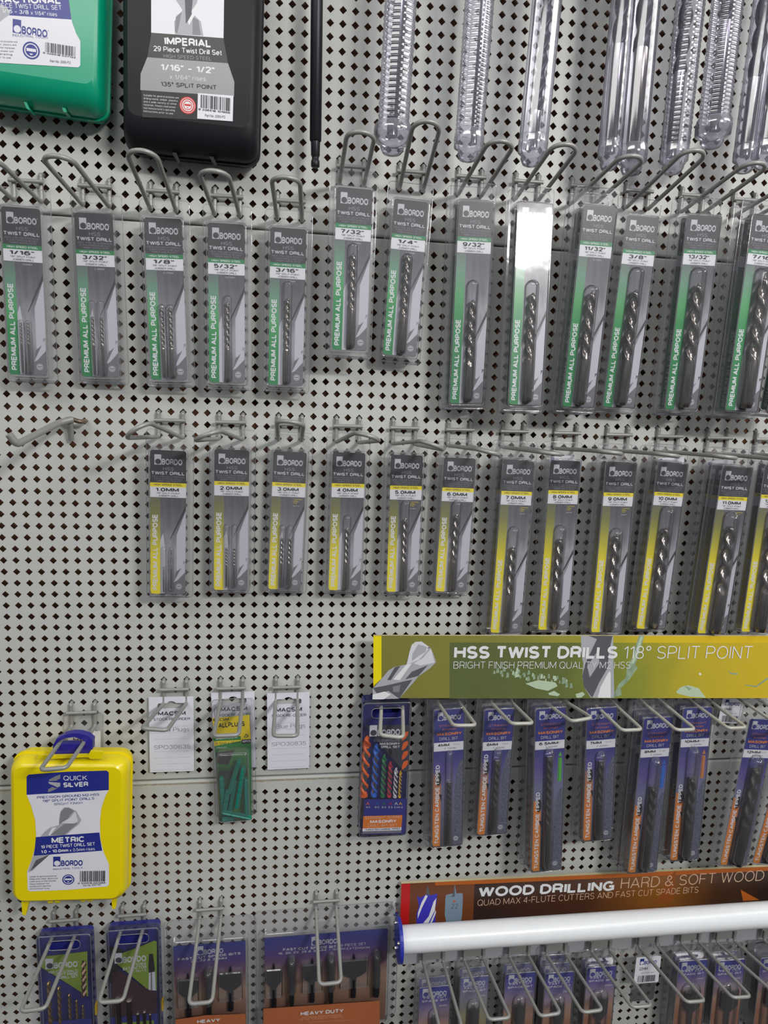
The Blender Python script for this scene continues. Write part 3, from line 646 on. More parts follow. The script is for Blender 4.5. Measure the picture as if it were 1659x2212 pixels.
#NEXT#
# ------------------------------------------------------------------ helpers for the other goods
def prism(mb, pts, y0, y1, m, holes=()):
    """extrude an outline of (u, v) millimetres between two depths (mm, local y)"""
    n0 = Print(y0 * .001); n0.poly(pts, m, holes); mb.add([(x, y0 * .001, z) for x, y, z in n0.v], [f for f in n0.f], m)
    mb.add([(x, y1 * .001, z) for x, y, z in n0.v], [f[::-1] for f in n0.f], m)
    for q in [pts] + list(holes):
        n = len(q); a = [(u * .001, y0 * .001, -v * .001) for u, v in q]; b = [(u * .001, y1 * .001, -v * .001) for u, v in q]
        mb.add(a + b, [(i, (i + 1) % n, n + (i + 1) % n, n + i) for i in range(n)], m)
def sc_(s, ox, oy): return lambda *p: [(x / s + ox, y / s + oy) for x, y in p]
def drillpic(p, c, pts_tip, pts_body):
    pass
mat('sign_edge', '#c9bd98', .7); mat('sign_yellow', '#f4df10', .4, coat=.3); mat('off_white', '#e6e8ea', .4, coat=.2)
mat('blade_hi', '#d9dbe0', .3); mat('blade_lo', '#85868c', .35); mat('blade_mid', '#aeb0b6', .35); mat('blade_dk', '#5c5d63', .4)

# ------------------------------------------------------------------ long sign: twist drills
grad('sign_bg', [(0, '#7f7d3a'), (.3, '#8a8840'), (.5, '#a19c3a'), (.62, '#d8bc28'), (1, '#e2be22')], axis='X', lo=0, hi=.5, noise=.25, nscale=14, coat=.15)
grad('sign_box', [(0, '#5f6a3e'), (.3, '#66703c'), (.5, '#8a9038'), (.7, '#c2ae30'), (1, '#d8b82c')], axis='X', lo=.1, hi=.5, noise=.2, nscale=18, coat=.15)
mat('swarf', '#8fa58a', .4, noise=(150, .25)); mat('swarf_hi', '#b9ccb0', .4)
fr = pxframe([(807, 1373), (1659, 1374), (807, 1508), (1659, 1508)], [33, 54, 33, 54])
root = thing('header_sign', 'long yellow and olive sign reading HSS twist drills above the masonry packs', 'sign', fr.mw)
mb = MB(); x1 = 1745
o4 = [fr.uv(807, 1373), fr.uv(x1, 1374), fr.uv(x1, 1508), fr.uv(807, 1508)]
prism(mb, o4, 0.3, 3, 'sign_edge'); mb.build('board', root)
p = Print(0); p.fr = fr
p.ppoly([(807, 1373), (x1, 1374), (x1, 1508), (807, 1508)], 'sign_bg')
p.ppoly([(806.5, 1373.5), (824, 1373.5), (824, 1466), (806.5, 1482)], 'sign_yellow')
z = sc_(3.858, 800, 1365)
p.ppoly(z((660, 88), (3600, 92), (3600, 550), (660, 555)), 'sign_box')
# grey flute photo in the middle and swarf curls
z2 = sc_(3.867, 1230, 1365)
for pts, m in ((((95, 32), (365, 34), (375, 550), (180, 550), (120, 460), (108, 380), (115, 260), (100, 180)), 'blade_mid'), (((160, 32), (300, 32), (360, 34), (330, 170), (320, 300), (250, 420), (190, 550), (120, 460), (108, 370), (130, 270), (230, 60)), 'blade_dk'),
               (((330, 330), (345, 340), (345, 550), (235, 550), (260, 460)), 'off_white'), (((150, 290), (240, 150), (250, 260), (170, 380)), 'blade_mid'),
               (((580, 32), (625, 32), (575, 210), (550, 270), (570, 300), (500, 400), (430, 470), (435, 530), (370, 545), (375, 510), (410, 440), (470, 380), (480, 300), (520, 220)), 'swarf'),
               (((595, 40), (615, 40), (560, 220), (535, 265), (515, 260)), 'swarf_hi'), (((890, 500), (930, 460), (990, 445), (1080, 470), (1140, 550), (1000, 540), (905, 515)), 'swarf_hi'),
               (((960, 450), (1020, 470), (1000, 490)), 'swarf'), (((1080, 340), (1100, 345), (1102, 360), (1085, 362)), 'off_white'), (((1325, 320), (1350, 340), (1410, 345), (1400, 358), (1345, 352)), 'swarf'),
               (((1460, 438), (1560, 450), (1640, 390), (1659, 380), (1659, 395), (1560, 462), (1480, 448)), 'swarf'),
               (((50, 520), (110, 500), (130, 520), (100, 548), (60, 550)), 'swarf_hi')): p.ppoly(z2(*pts), m)
rnd = random.Random(3)
for i in range(46):      # band of pale chips under the lettering
    t = i / 45; x = 1040 + 620 * t + rnd.uniform(-14, 14); y = 330 + 90 * t ** 1.5 + rnd.uniform(-26, 34)
    s = rnd.uniform(10, 24); a = rnd.uniform(.6, 1.4)
    p.ppoly(z((x - s * .6, y + s), (x - s * .3, y - s * a), (x + s * .4, y - s * a * .8), (x + s * .6, y + s * .8)), rnd.choice(['swarf', 'swarf', 'swarf_hi']) if t > .2 else 'swarf')
for pts in (((1290, 430), (1400, 400), (1540, 420), (1560, 450), (1480, 490), (1380, 470)), ((1480, 510), (1530, 490), (1580, 520), (1560, 535), (1490, 525))): p.ppoly(z(*pts), 'swarf_hi')
# big drill point
for pts, m in ((((20, 465), (50, 440), (150, 320), (200, 290), (300, 270), (325, 165), (345, 105), (375, 82), (425, 78), (500, 128), (520, 170), (548, 250), (500, 300), (400, 370), (360, 420), (240, 555), (16, 560)), 'blade_mid'),
               (((345, 105), (375, 82), (425, 78), (490, 125), (470, 160), (400, 235), (305, 270), (325, 165)), 'blade_hi'), (((400, 100), (470, 125), (460, 165), (400, 200), (345, 245), (350, 180)), 'blade_mid'),
               (((475, 170), (505, 140), (535, 255), (420, 278), (360, 262), (440, 215)), 'blade_hi'), (((300, 270), (345, 262), (245, 400), (190, 395)), 'off_white'), (((205, 292), (250, 282), (170, 400), (140, 400)), 'blade_dk'),
               (((345, 330), (480, 275), (400, 365), (290, 395)), 'blade_dk'), (((20, 465), (130, 445), (350, 395), (240, 555), (150, 490), (60, 520)), 'blade_dk'), (((20, 520), (120, 495), (170, 520), (110, 560), (18, 560)), 'off_white'),
               (((185, 455), (250, 440), (240, 500), (190, 500)), 'blade_lo'), (((470, 138), (490, 122), (500, 130)), 'blade_dk')): p.ppoly(z(*pts), m)
p.ptext('HSS TWIST DRILLS', 980, 1423, 1333, 1422.5, 28, 'off_white', .045)
p.ptext('118º SPLIT POINT', 1346, 1423, 1622, 1423, 28, 'off_white', -.012)
p.ptext('BRIGHT FINISH PREMIUM QUALITY M2 HSS', 979, 1444, 1361, 1444, 15.5, 'off_white', -.008)
p.build('printed_face', root)

# ------------------------------------------------------------------ lower sign: wood drilling
grad('wood_sign', [(0, '#6e3a1c'), (.35, '#7a431d'), (.6, '#8a4b1a'), (.8, '#5a3014'), (1, '#3a2010')], axis='X', lo=0, hi=.5, noise=.35, nscale=22, stretch=((1, 1, 10), 0), coat=.15)
grad('wood_box', [(0, '#33201a'), (.35, '#4c2a18'), (.6, '#8a5418'), (.8, '#4a2c16'), (1, '#2a1a12')], axis='X', lo=.1, hi=.5, noise=.15, nscale=20, coat=.15)
mat('cutter_blue', '#3c36b8', .35); mat('spade_grey', '#7d93a6', .4); mat('orange_wood', '#b85f1a', .5); mat('dim_orange', '#8f4c18', .5); mat('cream_print', '#dbb89c', .45)
q4 = [(867, 1909), (1659, 1872), (866, 2002), (1659, 1962)]
fr = pxframe(q4, 9)
root = thing('header_sign', 'brown wood drilling sign rising behind the white rail', 'sign', fr.mw)
def s2y(x, top=True): return (1909 + (1872 - 1909) * (x - 867) / 792) if top else (2002 + (1962 - 2002) * (x - 867) / 792)
X2 = 1745
pts = [(867, s2y(867)), (X2, s2y(X2)), (X2, s2y(X2, False) + 18), (866, s2y(866, False) + 18)]
mb = MB(); prism(mb, [fr.uv(*a) for a in pts], .3, 4, 'sign_edge')
# the pale top edge of the thick board
a, b_, c_, d_ = [fr.uv(*t) for t in ((867, 1909), (X2, s2y(X2)), (X2, s2y(X2) - 6), (870, 1902))]
mb.build('board', root)
p = Print(0); p.fr = fr
p.ppoly(pts, 'wood_sign')
z = sc_(3.770, 820, 1860)
p.ppoly(z((178, 186), (250, 184), (236, 560), (165, 560)), 'red_print')
p.ppoly([(940, s2y(940)), (X2, s2y(X2)), (X2, s2y(X2) + 16), (1250, s2y(1250) + 11), (940, s2y(940) + 7)], 'orange_wood')
p.ppoly([(1025, 1910), (X2, 1888 - 11), (X2, 1990), (1021, 2006)], 'wood_box')
p.ppoly([(1418, 1950), (1440, 1900), (1460, 1880), (1455, 1945), (1440, 1952)], 'dim_orange'); p.ppoly([(1600, 1922), (1640, 1944), (1605, 1946)], 'orange_wood')
for pts, m in ((((375, 275), (385, 215), (395, 200), (410, 280)), 'blade_dk'), (((305, 280), (330, 300), (375, 272), (410, 280), (470, 265), (462, 350), (440, 400), (455, 420), (455, 560), (300, 560), (300, 430), (320, 370)), 'cutter_blue'),
               (((375, 275), (392, 285), (345, 380), (310, 470), (312, 420), (340, 340)), 'off_white'), (((440, 330), (462, 300), (450, 400), (400, 500), (330, 560), (310, 560), (400, 450)), 'off_white'),
               (((455, 400), (460, 420), (420, 520), (400, 560), (385, 560)), 'blade_hi'),
               (((540, 275), (600, 262), (612, 185), (625, 262), (675, 262), (678, 300), (672, 440), (650, 560), (560, 560), (530, 440), (535, 310)), 'spade_grey'),
               (((545, 290), (612, 290), (614, 200), (590, 285)), 'blade_dk')): p.ppoly(z(*pts), m)
dd = fr.uv(*z((608, 328))[0]); p.disc(dd[0], dd[1], 1.6, 'orange_wood', 12)
p.ptext('22', *z((580, 388))[0], *z((636, 386))[0], 11, 'blade_dk')
p.ptext('WOOD DRILLING', 1033, 1938, 1326, 1924, 22, 'off_white', .045)
p.ptext('HARD & SOFT WOOD', 1340, 1920, 1649, 1902, 23, 'cream_print', -.014)
p.ptext('QUAD MAX 4-FLUTE CUTTERS AND FAST CUT SPADE BITS', 1031, 1957, 1508, 1928, 13.5, 'cream_print', -.01)
p.build('printed_face', root)

# ------------------------------------------------------------------ white tubular rail with its blue end plate
mat('tube_white', '#eef1f5', .35, coat=.2, noise=(60, .015)); mat('blue_plate', '#2a35a8', .35, coat=.3); mat('rail_grey', '#a9acb0', .45)
A = W(862, 2030, 38); Bp = W(1659, 1975, 38); dr = (Bp - A); L = dr.length + .09; dr.normalize()
root = thing('display_rail', 'long white tubular rail with a blue oval end plate in front of the brown sign', 'rail', Matrix.Translation(A))
up = (Vector((0, 0, 1)) - dr * dr.z).normalized(); fwd = dr.cross(up)       # fwd towards the board or viewer
def ell(s, a, b_, n=28): return [dr * s + Vector((0, 1, 0)) * (a * math.cos(2 * PI * i / n)) + up * (b_ * math.sin(2 * PI * i / n)) for i in range(n)]
mb = MB(); mb.loft([ell(.002, .0155, .015), ell(L, .0155, .015)], 'tube_white', True, True, True); mb.build('tube', root)
mb = MB(); mb.loft([ell(-.0022, .0245, .0245), ell(-.0008, .025, .025), ell(.002, .025, .025)], 'blue_plate', True, True)
mb.build('end_plate', root)
for a_, z_ in ((.013, .012), (.005, -.016), (-.012, .006)):
    mb = MB(); c_ = dr * -.003 + Vector((0, a_, 0)) + up * z_
    mb.tube([c_ - dr * .0012, c_ + dr * .002], [.0018, .0026], 'steel_bright', 10); mb.build('rivet', root)
mb = MB(); mb.tube([dr * -.002 + Vector((0, .02, .018)), dr * -.002 + Vector((0, .037, .018))], .003, 'steel_bright', 10); mb.build('bolt', root)
Ra, Rb = W(866, 2084, 14), W(1650, 2028, 14); rd = (Rb - Ra).normalized()
root = thing('hook_rail', 'flat grey steel bar under the white tube carrying the spade bit hooks', 'rail', Matrix.Translation(Ra))
mb = MB(); Lr = (Rb - Ra).length + .1
pr = [Vector((0, 0, 0)), Vector((0, 0, .034)), Vector((0, .010, .034)), Vector((0, .010, 0))]
mb.loft([[v + rd * .001 for v in pr], [v + rd * Lr for v in pr]], 'rail_grey', True, True); mb.build('bar', root)

# ------------------------------------------------------------------ spade bit packs on the rail
def spade_shape(mb, cx, v0, w, blade, length, m, y=-.002, th=2.2, sh=3.2):
    """flat blade with a point, shoulders, tapering into a round shank (mm)"""
    h = w / 2
    pts = [(cx, v0), (cx + 2.4, v0 + 9), (cx + h * .86, v0 + 9.6), (cx + h * .93, v0 + 6.2), (cx + h, v0 + 9), (cx + h, v0 + 9 + blade * .68), (cx + h * .55, v0 + 9 + blade * .9), (cx + sh, v0 + 9 + blade),
           (cx + sh, v0 + 14 + blade), (cx - sh, v0 + 14 + blade), (cx - sh, v0 + 9 + blade), (cx - h * .55, v0 + 9 + blade * .9), (cx - h, v0 + 9 + blade * .68), (cx - h, v0 + 9), (cx - h * .93, v0 + 6.2), (cx - h * .86, v0 + 9.6), (cx - 2.4, v0 + 9)]
    prism(mb, pts, y * 1000 - th, y * 1000, m)
    mb.tube([(cx * .001, y - .001, -(v0 + 10 + blade) * .001), (cx * .001, y - .001, -(v0 + length) * .001)], sh * .001, m, 12)
grad('spade_bg', [(0, '#a06a48'), (.3, '#b08a74'), (.55, '#9a88a0'), (.8, '#5c4fa2'), (1, '#33389c')], lo=-.075, hi=-.004, noise=.1, nscale=40)
grad('spade_bg_b', [(0, '#8e7a50'), (.3, '#a09a76'), (.6, '#8f8f9c'), (.85, '#7a76a6'), (1, '#5d62a8')], lo=-.075, hi=-.004, noise=.1, nscale=40)
def spade_card(w, L, size, bg='spade_bg'):
    p = Print(0); p.rrect(0, w, 0, L, 1.5, bg)
    logo(p, w * .10, 1.6, w * .82, 'silver_print', bg)
    p.text('FAST CUT', w * .14, w * .88, 13.0, 16.2, 'silver_print', .03); p.text('SPADE BIT', w * .08, w * .92, 17.4, 20.6, 'silver_print', .03)
    if size: p.text(size, w * .66, w * .92, 25.5, 28.2, 'silver_print', .01)
    q = MB(); q.loft([ring(0, w * .001, -L * .001, 0, .0015, .0005, 4), ring(0, w * .001, -L * .001, 0, .0015, 0, 4)], 'white', True, False)
    p.add(q.v, q.f, 'white'); return p
SP = [((907, 2134.5), (972.5, 2134.5), '8MM', '8 mm spade bit pack nearest the blue end plate', 9, 'spade_bg'), ((996, 2113), (1055, 2112), '10MM', 'greyish spade bit pack second from the blue end plate', 12, 'spade_bg_b'),
      ((1093, 2105), (1157, 2104), '12MM', 'purple tinged spade bit pack third from the blue end plate', 13, 'spade_bg'), ((1179.4, 2104), (1239, 2102.7), '13MM', 'blue topped 13 mm spade bit pack right of the purple one', 14, 'spade_bg'),
      ((1269, 2091.5), (1329.8, 2089.7), '20MM', '20 mm spade bit pack left of the lone white tag', 20, 'spade_bg'), ((1467.4, 2078), (1528, 2077.5), '25MM', '25 mm spade bit pack right of the lone white tag', 23, 'spade_bg'),
      ((1548, 2077.5), (1608.5, 2077.5), '28MM', 'spade bit pack, last whole one at the right of the rail', 26, 'spade_bg'), ((1645, 2071), (1706, 2070), '30MM', 'spade bit pack cut off by the right edge of the view', 28, 'spade_bg')]
for a, b_, size, lab, bw, bg in SP:
    n3 = size == '13MM'; d = 33; tl, tr = W(*a, d), W(*b_, d)
    for _ in range(12):
        wd_ = (tr - tl).length * 1000
        d += (wd_ - 35) * 9; d = 40 if n3 else 33; tl, tr = W(*a, d), W(*b_, d)
    tr.z = tl.z + (tr.z - tl.z) * .3
    fr = Frame(tl, tr, tl + Vector((0, -.004, -.11)))
    root = thing('spade_bit_pack', lab, 'drill pack', fr.mw, 'spade bit packs on the rail'); w = fr.w; Lc = 112
    spade_card(w, Lc, size, bg).build('card', root)
    mb = MB(); spade_shape(mb, w * .5, 33, bw, 30, 76, 'steel_dark', y=-.003, th=2, sh=2.6); mb.build('spade_bit', root)
    blister_mesh(w, Lc, [(w * .5, 29, Lc - 4, min(bw + 5, 30), 8)], depth=11, top=16, side=3.4).build('blister', root)
    n = 2 if size != '13MM' else 3
    for k in range(1, n): copy_tree(root, fr.back(12.5 * k, random.uniform(-1.5, 1.5), -1.2 * k), lab.replace('spade bit pack', 'rear spade bit pack'))
RH = [((912.8, 2080), (959, 2077.5), (948, 2222), (1000, 2219), 'above the first pack from the blue end plate'), ((1001.7, 2072), (1045, 2072), (1056, 2202), (1102.5, 2199.5), 'second from the blue end plate'), ((1099.8, 2067), (1142, 2064), (1164.8, 2194), (1212.6, 2190), 'third from the blue end plate, over the purple card'),
      ((1178, 2061.6), (1223, 2059), (1257, 2186), (1303.4, 2183), 'fourth from the blue end plate'), ((1277, 2055.8), (1318, 2053), (1363, 2175), (1410.5, 2173.6), 'left of the lone white tag'), ((1380, 2045), (1419.8, 2042.6), (1478, 2164), (1528, 2163), 'carrying only the white 22 mm tag'),
      ((1471, 2037), (1509.8, 2036), (1577, 2154.5), (1627.5, 2153.7), 'just right of the white 22 mm tag'), ((1548, 2034.6), (1586.5, 2033), (1668, 2145), (1718, 2144), 'running out of the right edge of the view'), ((1650, 2030), (1688, 2029), (1775, 2140), (1825, 2139), 'at the far right corner')]
for a, b_, tl, tr, lab in RH:
    base = W((a[0] + b_[0]) / 2, (a[1] + b_[1]) / 2, 24)
    hook(0, 0, 0, ((tl[0] + tr[0]) / 2, (tl[1] + tr[1]) / 2), 'grey wire hook of the rail ' + lab, d=118, style='square', m='wire', group='wire hooks of the grey rail', bar=False, base=base, td=(tr[0] + 30, tr[1] + (tr[1] - tl[1]) * 1.0), r=2.0, plate=True, name='rail_hook')

# ------------------------------------------------------------------ hard drill cases
def case_body(fr, root, w, h, m, front=20, back=20, inset=7, rad=11, lipm=None, ib=None):
    e = .001; ib = ib or inset
    mb = MB()
    mb.loft([ring(.8 * e, (w - .8) * e, -(h - .8) * e, -.8 * e, rad * e, -.0005, 6), ring(.8 * e, (w - .8) * e, -(h - .8) * e, -.8 * e, rad * e, -(front * .45) * e, 6), ring((inset * .35) * e, (w - inset * .35) * e, -(h - ib * .35) * e, -(inset * .35) * e, rad * e, -(front * .78) * e, 6),
             ring((inset * .68) * e, (w - inset * .68) * e, -(h - ib * .68) * e, -(inset * .68) * e, rad * e, -(front * .94) * e, 6), ring(inset * e, (w - inset) * e, -(h - ib) * e, -inset * e, rad * .7 * e, -front * e, 6)], m, False, True, True)
    for i in range(len(mb.sm)):
        if len(mb.f[i]) > 4: mb.sm[i] = False
    mb.build('lid', root)
    mb = MB(); mb.loft([ring(-.6 * e, (w + .6) * e, -(h + .6) * e, .6 * e, rad * e, -.0005, 6), ring(-.6 * e, (w + .6) * e, -(h + .6) * e, .6 * e, rad * e, .003, 6), ring(1 * e, (w - 1) * e, -(h - 1) * e, -1 * e, rad * e, .0035, 6),
                        ring(2 * e, (w - 2) * e, -(h - 2) * e, -2 * e, rad * e, back * .8 * e, 6), ring(6 * e, (w - 6) * e, -(h - 6) * e, -6 * e, rad * e, back * e, 6)], lipm or m, True, True)
    mb.build('base_shell', root)
mat('case_yellow', '#f2dc00', .32, coat=.25); mat('case_blue', '#2b2590', .35, coat=.2); mat('case_green', '#00a07a', .3, coat=.3); mat('case_black', '#17181e', .5, spec=.3, coat=.05); mat('label_white', '#e6e6ee', .4, coat=.2)
mat('label_navy', '#26308c', .4, coat=.2); mat('label_grey', '#9a9a9c', .4, coat=.2); mat('label_black', '#17171a', .4, coat=.2); mat('red_disc', '#cf2a2a', .4); mat('case_green_dark', '#00866a', .35)
# yellow
fr = pxframe([(30, 1624), (284, 1605), (34, 1934), (280, 1904)], 27); w, h = fr.w, fr.h
root = thing('drill_case', 'bright yellow hard drill case with a blue handle hanging at lower left', 'case', fr.mw)
case_body(fr, root, w, h, 'case_yellow', 19, 17, 7, 13)
z = sc_(4.609, 0, 1500)
mb = MB(); hf = pxframe([(116, 1580), (200, 1580), (116, 1636), (200, 1636)], 36); off = (hf.O - fr.O)
def onf(frm, pts): return [frm.uv(*q) for q in pts]
hd = (fr.uv(0, 0), )
def uvd(x, y, dloc):           # pixel to (u, v) on the plane dloc mm in front of fr
    f2 = Frame.__new__(Frame); f2.__dict__.update(fr.__dict__); f2.O = fr.O - fr.Yv * (dloc * .001); return f2.uv(x, y)
P_ = lambda pts, dl: [uvd(*q, dl) for q in pts]
outer = P_(z((525, 610), (532, 500), (565, 440), (640, 400), (720, 382), (800, 385), (880, 408), (925, 450), (925, 540), (880, 600)), 14)
inner = P_(z((560, 500), (590, 460), (660, 430), (740, 420), (815, 440), (850, 480), (840, 492), (700, 490), (600, 492)), 14)
prism(mb, outer, -15, -7, 'case_blue', [inner[::-1]]); mb.build('handle', root)
mb = MB(); prism(mb, P_(z((370, 640), (385, 600), (520, 610), (880, 600), (900, 565), (1025, 572), (1015, 620), (1030, 640), (900, 640), (880, 622), (520, 640)), 19), -19.6, -16, 'case_yellow'); mb.build('latch', root)
for nm, pts in (('hinge_fin', ((215, 2040), (300, 2035), (258, 2195), (226, 2185))), ('hinge_fin', ((1110, 1985), (1175, 1975), (1152, 2125), (1120, 2130)))):
    mb = MB(); prism(mb, P_(z(*pts), 8), -9, -4, 'case_yellow'); mb.build(nm, root)
for x in (505, 575, 830, 900):
    mb = MB(); a = P_(z((x, 2060 - (x - 500) * .05)), 5)[0]; mb.tube([(a[0] * .001 - .0025, -.004, -a[1] * .001), (a[0] * .001 + .0025, -.004, -a[1] * .001)], .0028, 'case_yellow', 10); mb.build('hinge_knuckle', root)
lf = Frame.__new__(Frame); lf.__dict__.update(fr.__dict__); lf.O = fr.O - fr.Yv * .0193
p = Print(-.0193); p.fr = lf
p.ppoly(z((265, 820), (285, 798), (650, 770), (1060, 758), (1083, 775), (1083, 955), (1050, 1010), (1010, 1130), (995, 1260), (1000, 1440), (1035, 1580), (1085, 1690), (1085, 1895), (1065, 1912), (690, 1945), (300, 1962), (275, 1945), (270, 1760), (310, 1660), (345, 1540), (360, 1400), (350, 1250), (310, 1110), (265, 1000)), 'label_white')
p.ppoly(z((265, 820), (285, 798), (650, 770), (1060, 758), (1083, 775), (1083, 953), (265, 1000)), 'label_navy')
for pts, m in ((((485, 850), (540, 820), (600, 797), (600, 835), (560, 860), (490, 862)), 'blade_lo'), (((480, 870), (600, 880), (600, 915), (570, 925), (530, 905), (490, 890)), 'blade_mid'), (((480, 945), (520, 920), (560, 935), (590, 925), (520, 960), (478, 975)), 'blade_lo'),
               (((275, 1775), (320, 1640), (400, 1420), (440, 1370), (500, 1325), (585, 1300), (590, 1230), (605, 1160), (640, 1125), (680, 1122), (760, 1160), (810, 1250), (790, 1290), (700, 1360), (640, 1420), (520, 1550), (330, 1750)), 'blade_mid'),
               (((590, 1290), (600, 1180), (640, 1130), (690, 1130), (740, 1160), (700, 1200), (660, 1270)), 'blade_lo'), (((610, 1280), (700, 1225), (750, 1165), (775, 1260), (740, 1285)), 'blade_hi'), (((500, 1400), (640, 1290), (780, 1280), (640, 1400)), 'blade_lo'),
               (((480, 1400), (520, 1330), (560, 1320), (500, 1405)), 'off_white'), (((300, 1760), (360, 1650), (500, 1590), (400, 1680)), 'blade_dk')): p.ppoly(z(*pts), m)
p.ppoly(z((357, 1420), (990, 1374), (998, 1440), (1018, 1556), (335, 1606), (350, 1510)), 'label_navy')
tt = lambda t, a, b_, hh, m, bo=.0: p.ptext(t, *z(a)[0], *z(b_)[0], hh / 4.609, m, bo)
tt('QUICK', (632, 858), (868, 853), 48, 'off_white'); tt('SILVER', (632, 925), (880, 915), 48, 'off_white', .03)
tt('PRECISION GROUND M2-HSS', (370, 1040), (990, 1008), 26, 'label_navy', .01); tt('118º SPLIT POINT DRILLS', (425, 1075), (940, 1046), 26, 'label_navy', .01); tt('BRIGHT FINISH', (543, 1105), (822, 1090), 24, 'label_navy')
tt('METRIC', (515, 1483), (838, 1468), 58, 'off_white', .04); tt('19 PIECE TWIST DRILL SET', (410, 1535), (945, 1502), 32, 'off_white', .01); tt('1.0 – 10.0mm', (412, 1583), (682, 1566), 32, 'off_white', .03); tt('x 0.5mm rises', (695, 1565), (945, 1550), 30, 'off_white')
q0 = lf.uv(*z((530, 1615))[0]); q1 = lf.uv(*z((835, 1600))[0]); logo(p, q0[0], q0[1], q1[0] - q0[0], 'label_navy', 'label_white')
tt('INDUSTRIAL TOOLS', (530, 1748), (822, 1732), 16, 'label_navy', .005)
for i, (t, e_) in enumerate((('Suitable for general purpose use', 565), ('drilling metal, timber, plastics and', 575), ('a wide variety of other materials.', 560), ('Always read power tool', 490), ("manufacturer's operating", 505), ('instructions prior to use.', 495))):
    tt(t, (295, 1822 + i * 24), (e_, 1812 + i * 24 - (0 if e_ > 520 else -3)), 15, 'charcoal')
c_ = lf.uv(*z((681, 1842))[0]); mask_icon(p, c_[0], c_[1], 6.3, 'label_navy', 'label_white')
a, b_ = lf.uv(*z((797, 1758))[0]), lf.uv(*z((1050, 1880))[0]); barcode(p, a[0], b_[0], a[1], b_[1], 'ink', 4, '9 326518 037088')
tt('Part No. 2007-M2', (828, 1910), (1005, 1898), 18, 'charcoal')
p.build('label', root)

# black case
fr = pxframe([(271, -120), (568, -108), (269, 318), (560, 342)], 24); w, h = fr.w, fr.h
root = thing('drill_case', 'black hard drill case with a black and grey label at the top', 'case', fr.mw)
case_body(fr, root, w, h, 'case_black', 27, 20, 8, 12, ib=24)
P_ = lambda pts, dl: [uvd(*q, dl) for q in pts]
z = sc_(2.765, 0, 0)
for pts in (((1020, 900), (1050, 900), (1085, 985), (1070, 990)), ((1225, 905), (1260, 905), (1300, 995), (1285, 1000)), ((1440, 810), (1460, 810), (1455, 950), (1435, 950)), ((815, 820), (840, 820), (850, 890), (830, 880))):
    mb = MB(); prism(mb, P_(z(*pts), 6), -12, -2, 'case_black'); mb.build('hinge_fin', root)
for pts in (((870, 850), (1020, 860), (1015, 905), (880, 895)), ((1070, 870), (1210, 880), (1215, 925), (1080, 915)), ((1280, 885), (1420, 895), (1415, 935), (1285, 930))):
    mb = MB(); prism(mb, P_(z(*pts), 6), -9, -2, 'case_black'); mb.build('hinge_knuckle', root)
lf = Frame.__new__(Frame); lf.__dict__.update(fr.__dict__); lf.O = fr.O - fr.Yv * .0273
p = Print(-.0273); p.fr = lf
p.ppoly(z((903, -250), (1342, -250), (1335, 230), (1362, 378), (1400, 490), (1390, 725), (850, 700), (840, 440), (880, 340), (905, 195)), 'label_black')
p.ppoly(z((903, -250), (1342, -250), (1335, 228), (903, 195)), 'label_white')
for pts, m in ((((1030, -100), (1210, -100), (1175, 20), (1140, 70), (1200, 130), (1215, 215), (1045, 205), (1040, 130), (1090, 60), (1050, 0)), 'blade_mid'), (((1100, -100), (1160, -100), (1140, 120), (1110, 140)), 'blade_dk'), (((1050, 100), (1085, 70), (1060, 200), (1045, 190)), 'blade_lo'), (((1150, 100), (1185, 120), (1200, 210), (1150, 208)), 'blade_lo'), (((1120, 130), (1200, -10), (1200, 20), (1130, 150)), 'off_white')): p.ppoly(z(*pts), m)
p.ppoly(z((880, 342), (1362, 378), (1400, 490), (1398, 576), (838, 538), (840, 440)), 'label_grey')
p.ppoly(z((1182, 556), (1394, 572), (1390, 725), (1178, 708)), 'label_white')
tt = lambda t, a, b_, hh, m, bo=.0: p.ptext(t, *z(a)[0], *z(b_)[0], hh / 2.765, m, bo)
tt('IMPERIAL', (984, 268), (1258, 284), 48, 'off_white', .03); tt('29 Piece Twist Drill Set', (918, 305), (1325, 332), 32, 'off_white', .01); tt('HIGH SPEED STEEL', (978, 345), (1263, 362), 22, 'dim_print')
tt('1/16" – 1/2"', (962, 420), (1283, 440), 40, 'off_white', .02); tt('x 1/64" rises', (1014, 472), (1230, 485), 28, 'silver_print'); tt('135° SPLIT POINT', (962, 515), (1292, 537), 28, 'label_black', .02)
for i, t in enumerate(('Suitable for general purpose use', 'drilling metal, timber, plastics', 'and a wide variety of other', 'materials. Always read power', 'tool manufacturer’s operating', 'instructions prior to use.')):
    tt(t, (858, 574 + i * 19), (1068 - i * 6, 590 + i * 19), 12, 'silver_print')
c_ = lf.uv(*z((1121, 630))[0]); p.disc(c_[0], c_[1], 7.4, 'red_disc', 24); p.disc(c_[0], c_[1], 6.4, 'off_white', 24, r_in=6.0); mask_icon(p, c_[0], c_[1], 5.0, 'off_white', 'red_disc')
a, b_ = lf.uv(*z((1200, 566))[0]), lf.uv(*z((1375, 680))[0]); barcode(p, a[0], b_[0], a[1], b_[1], 'ink', 9, '9 326518 101956'); tt('Part No. 2000-P2', (1225, 697), (1345, 707), 15, 'charcoal')
p.build('label', root)

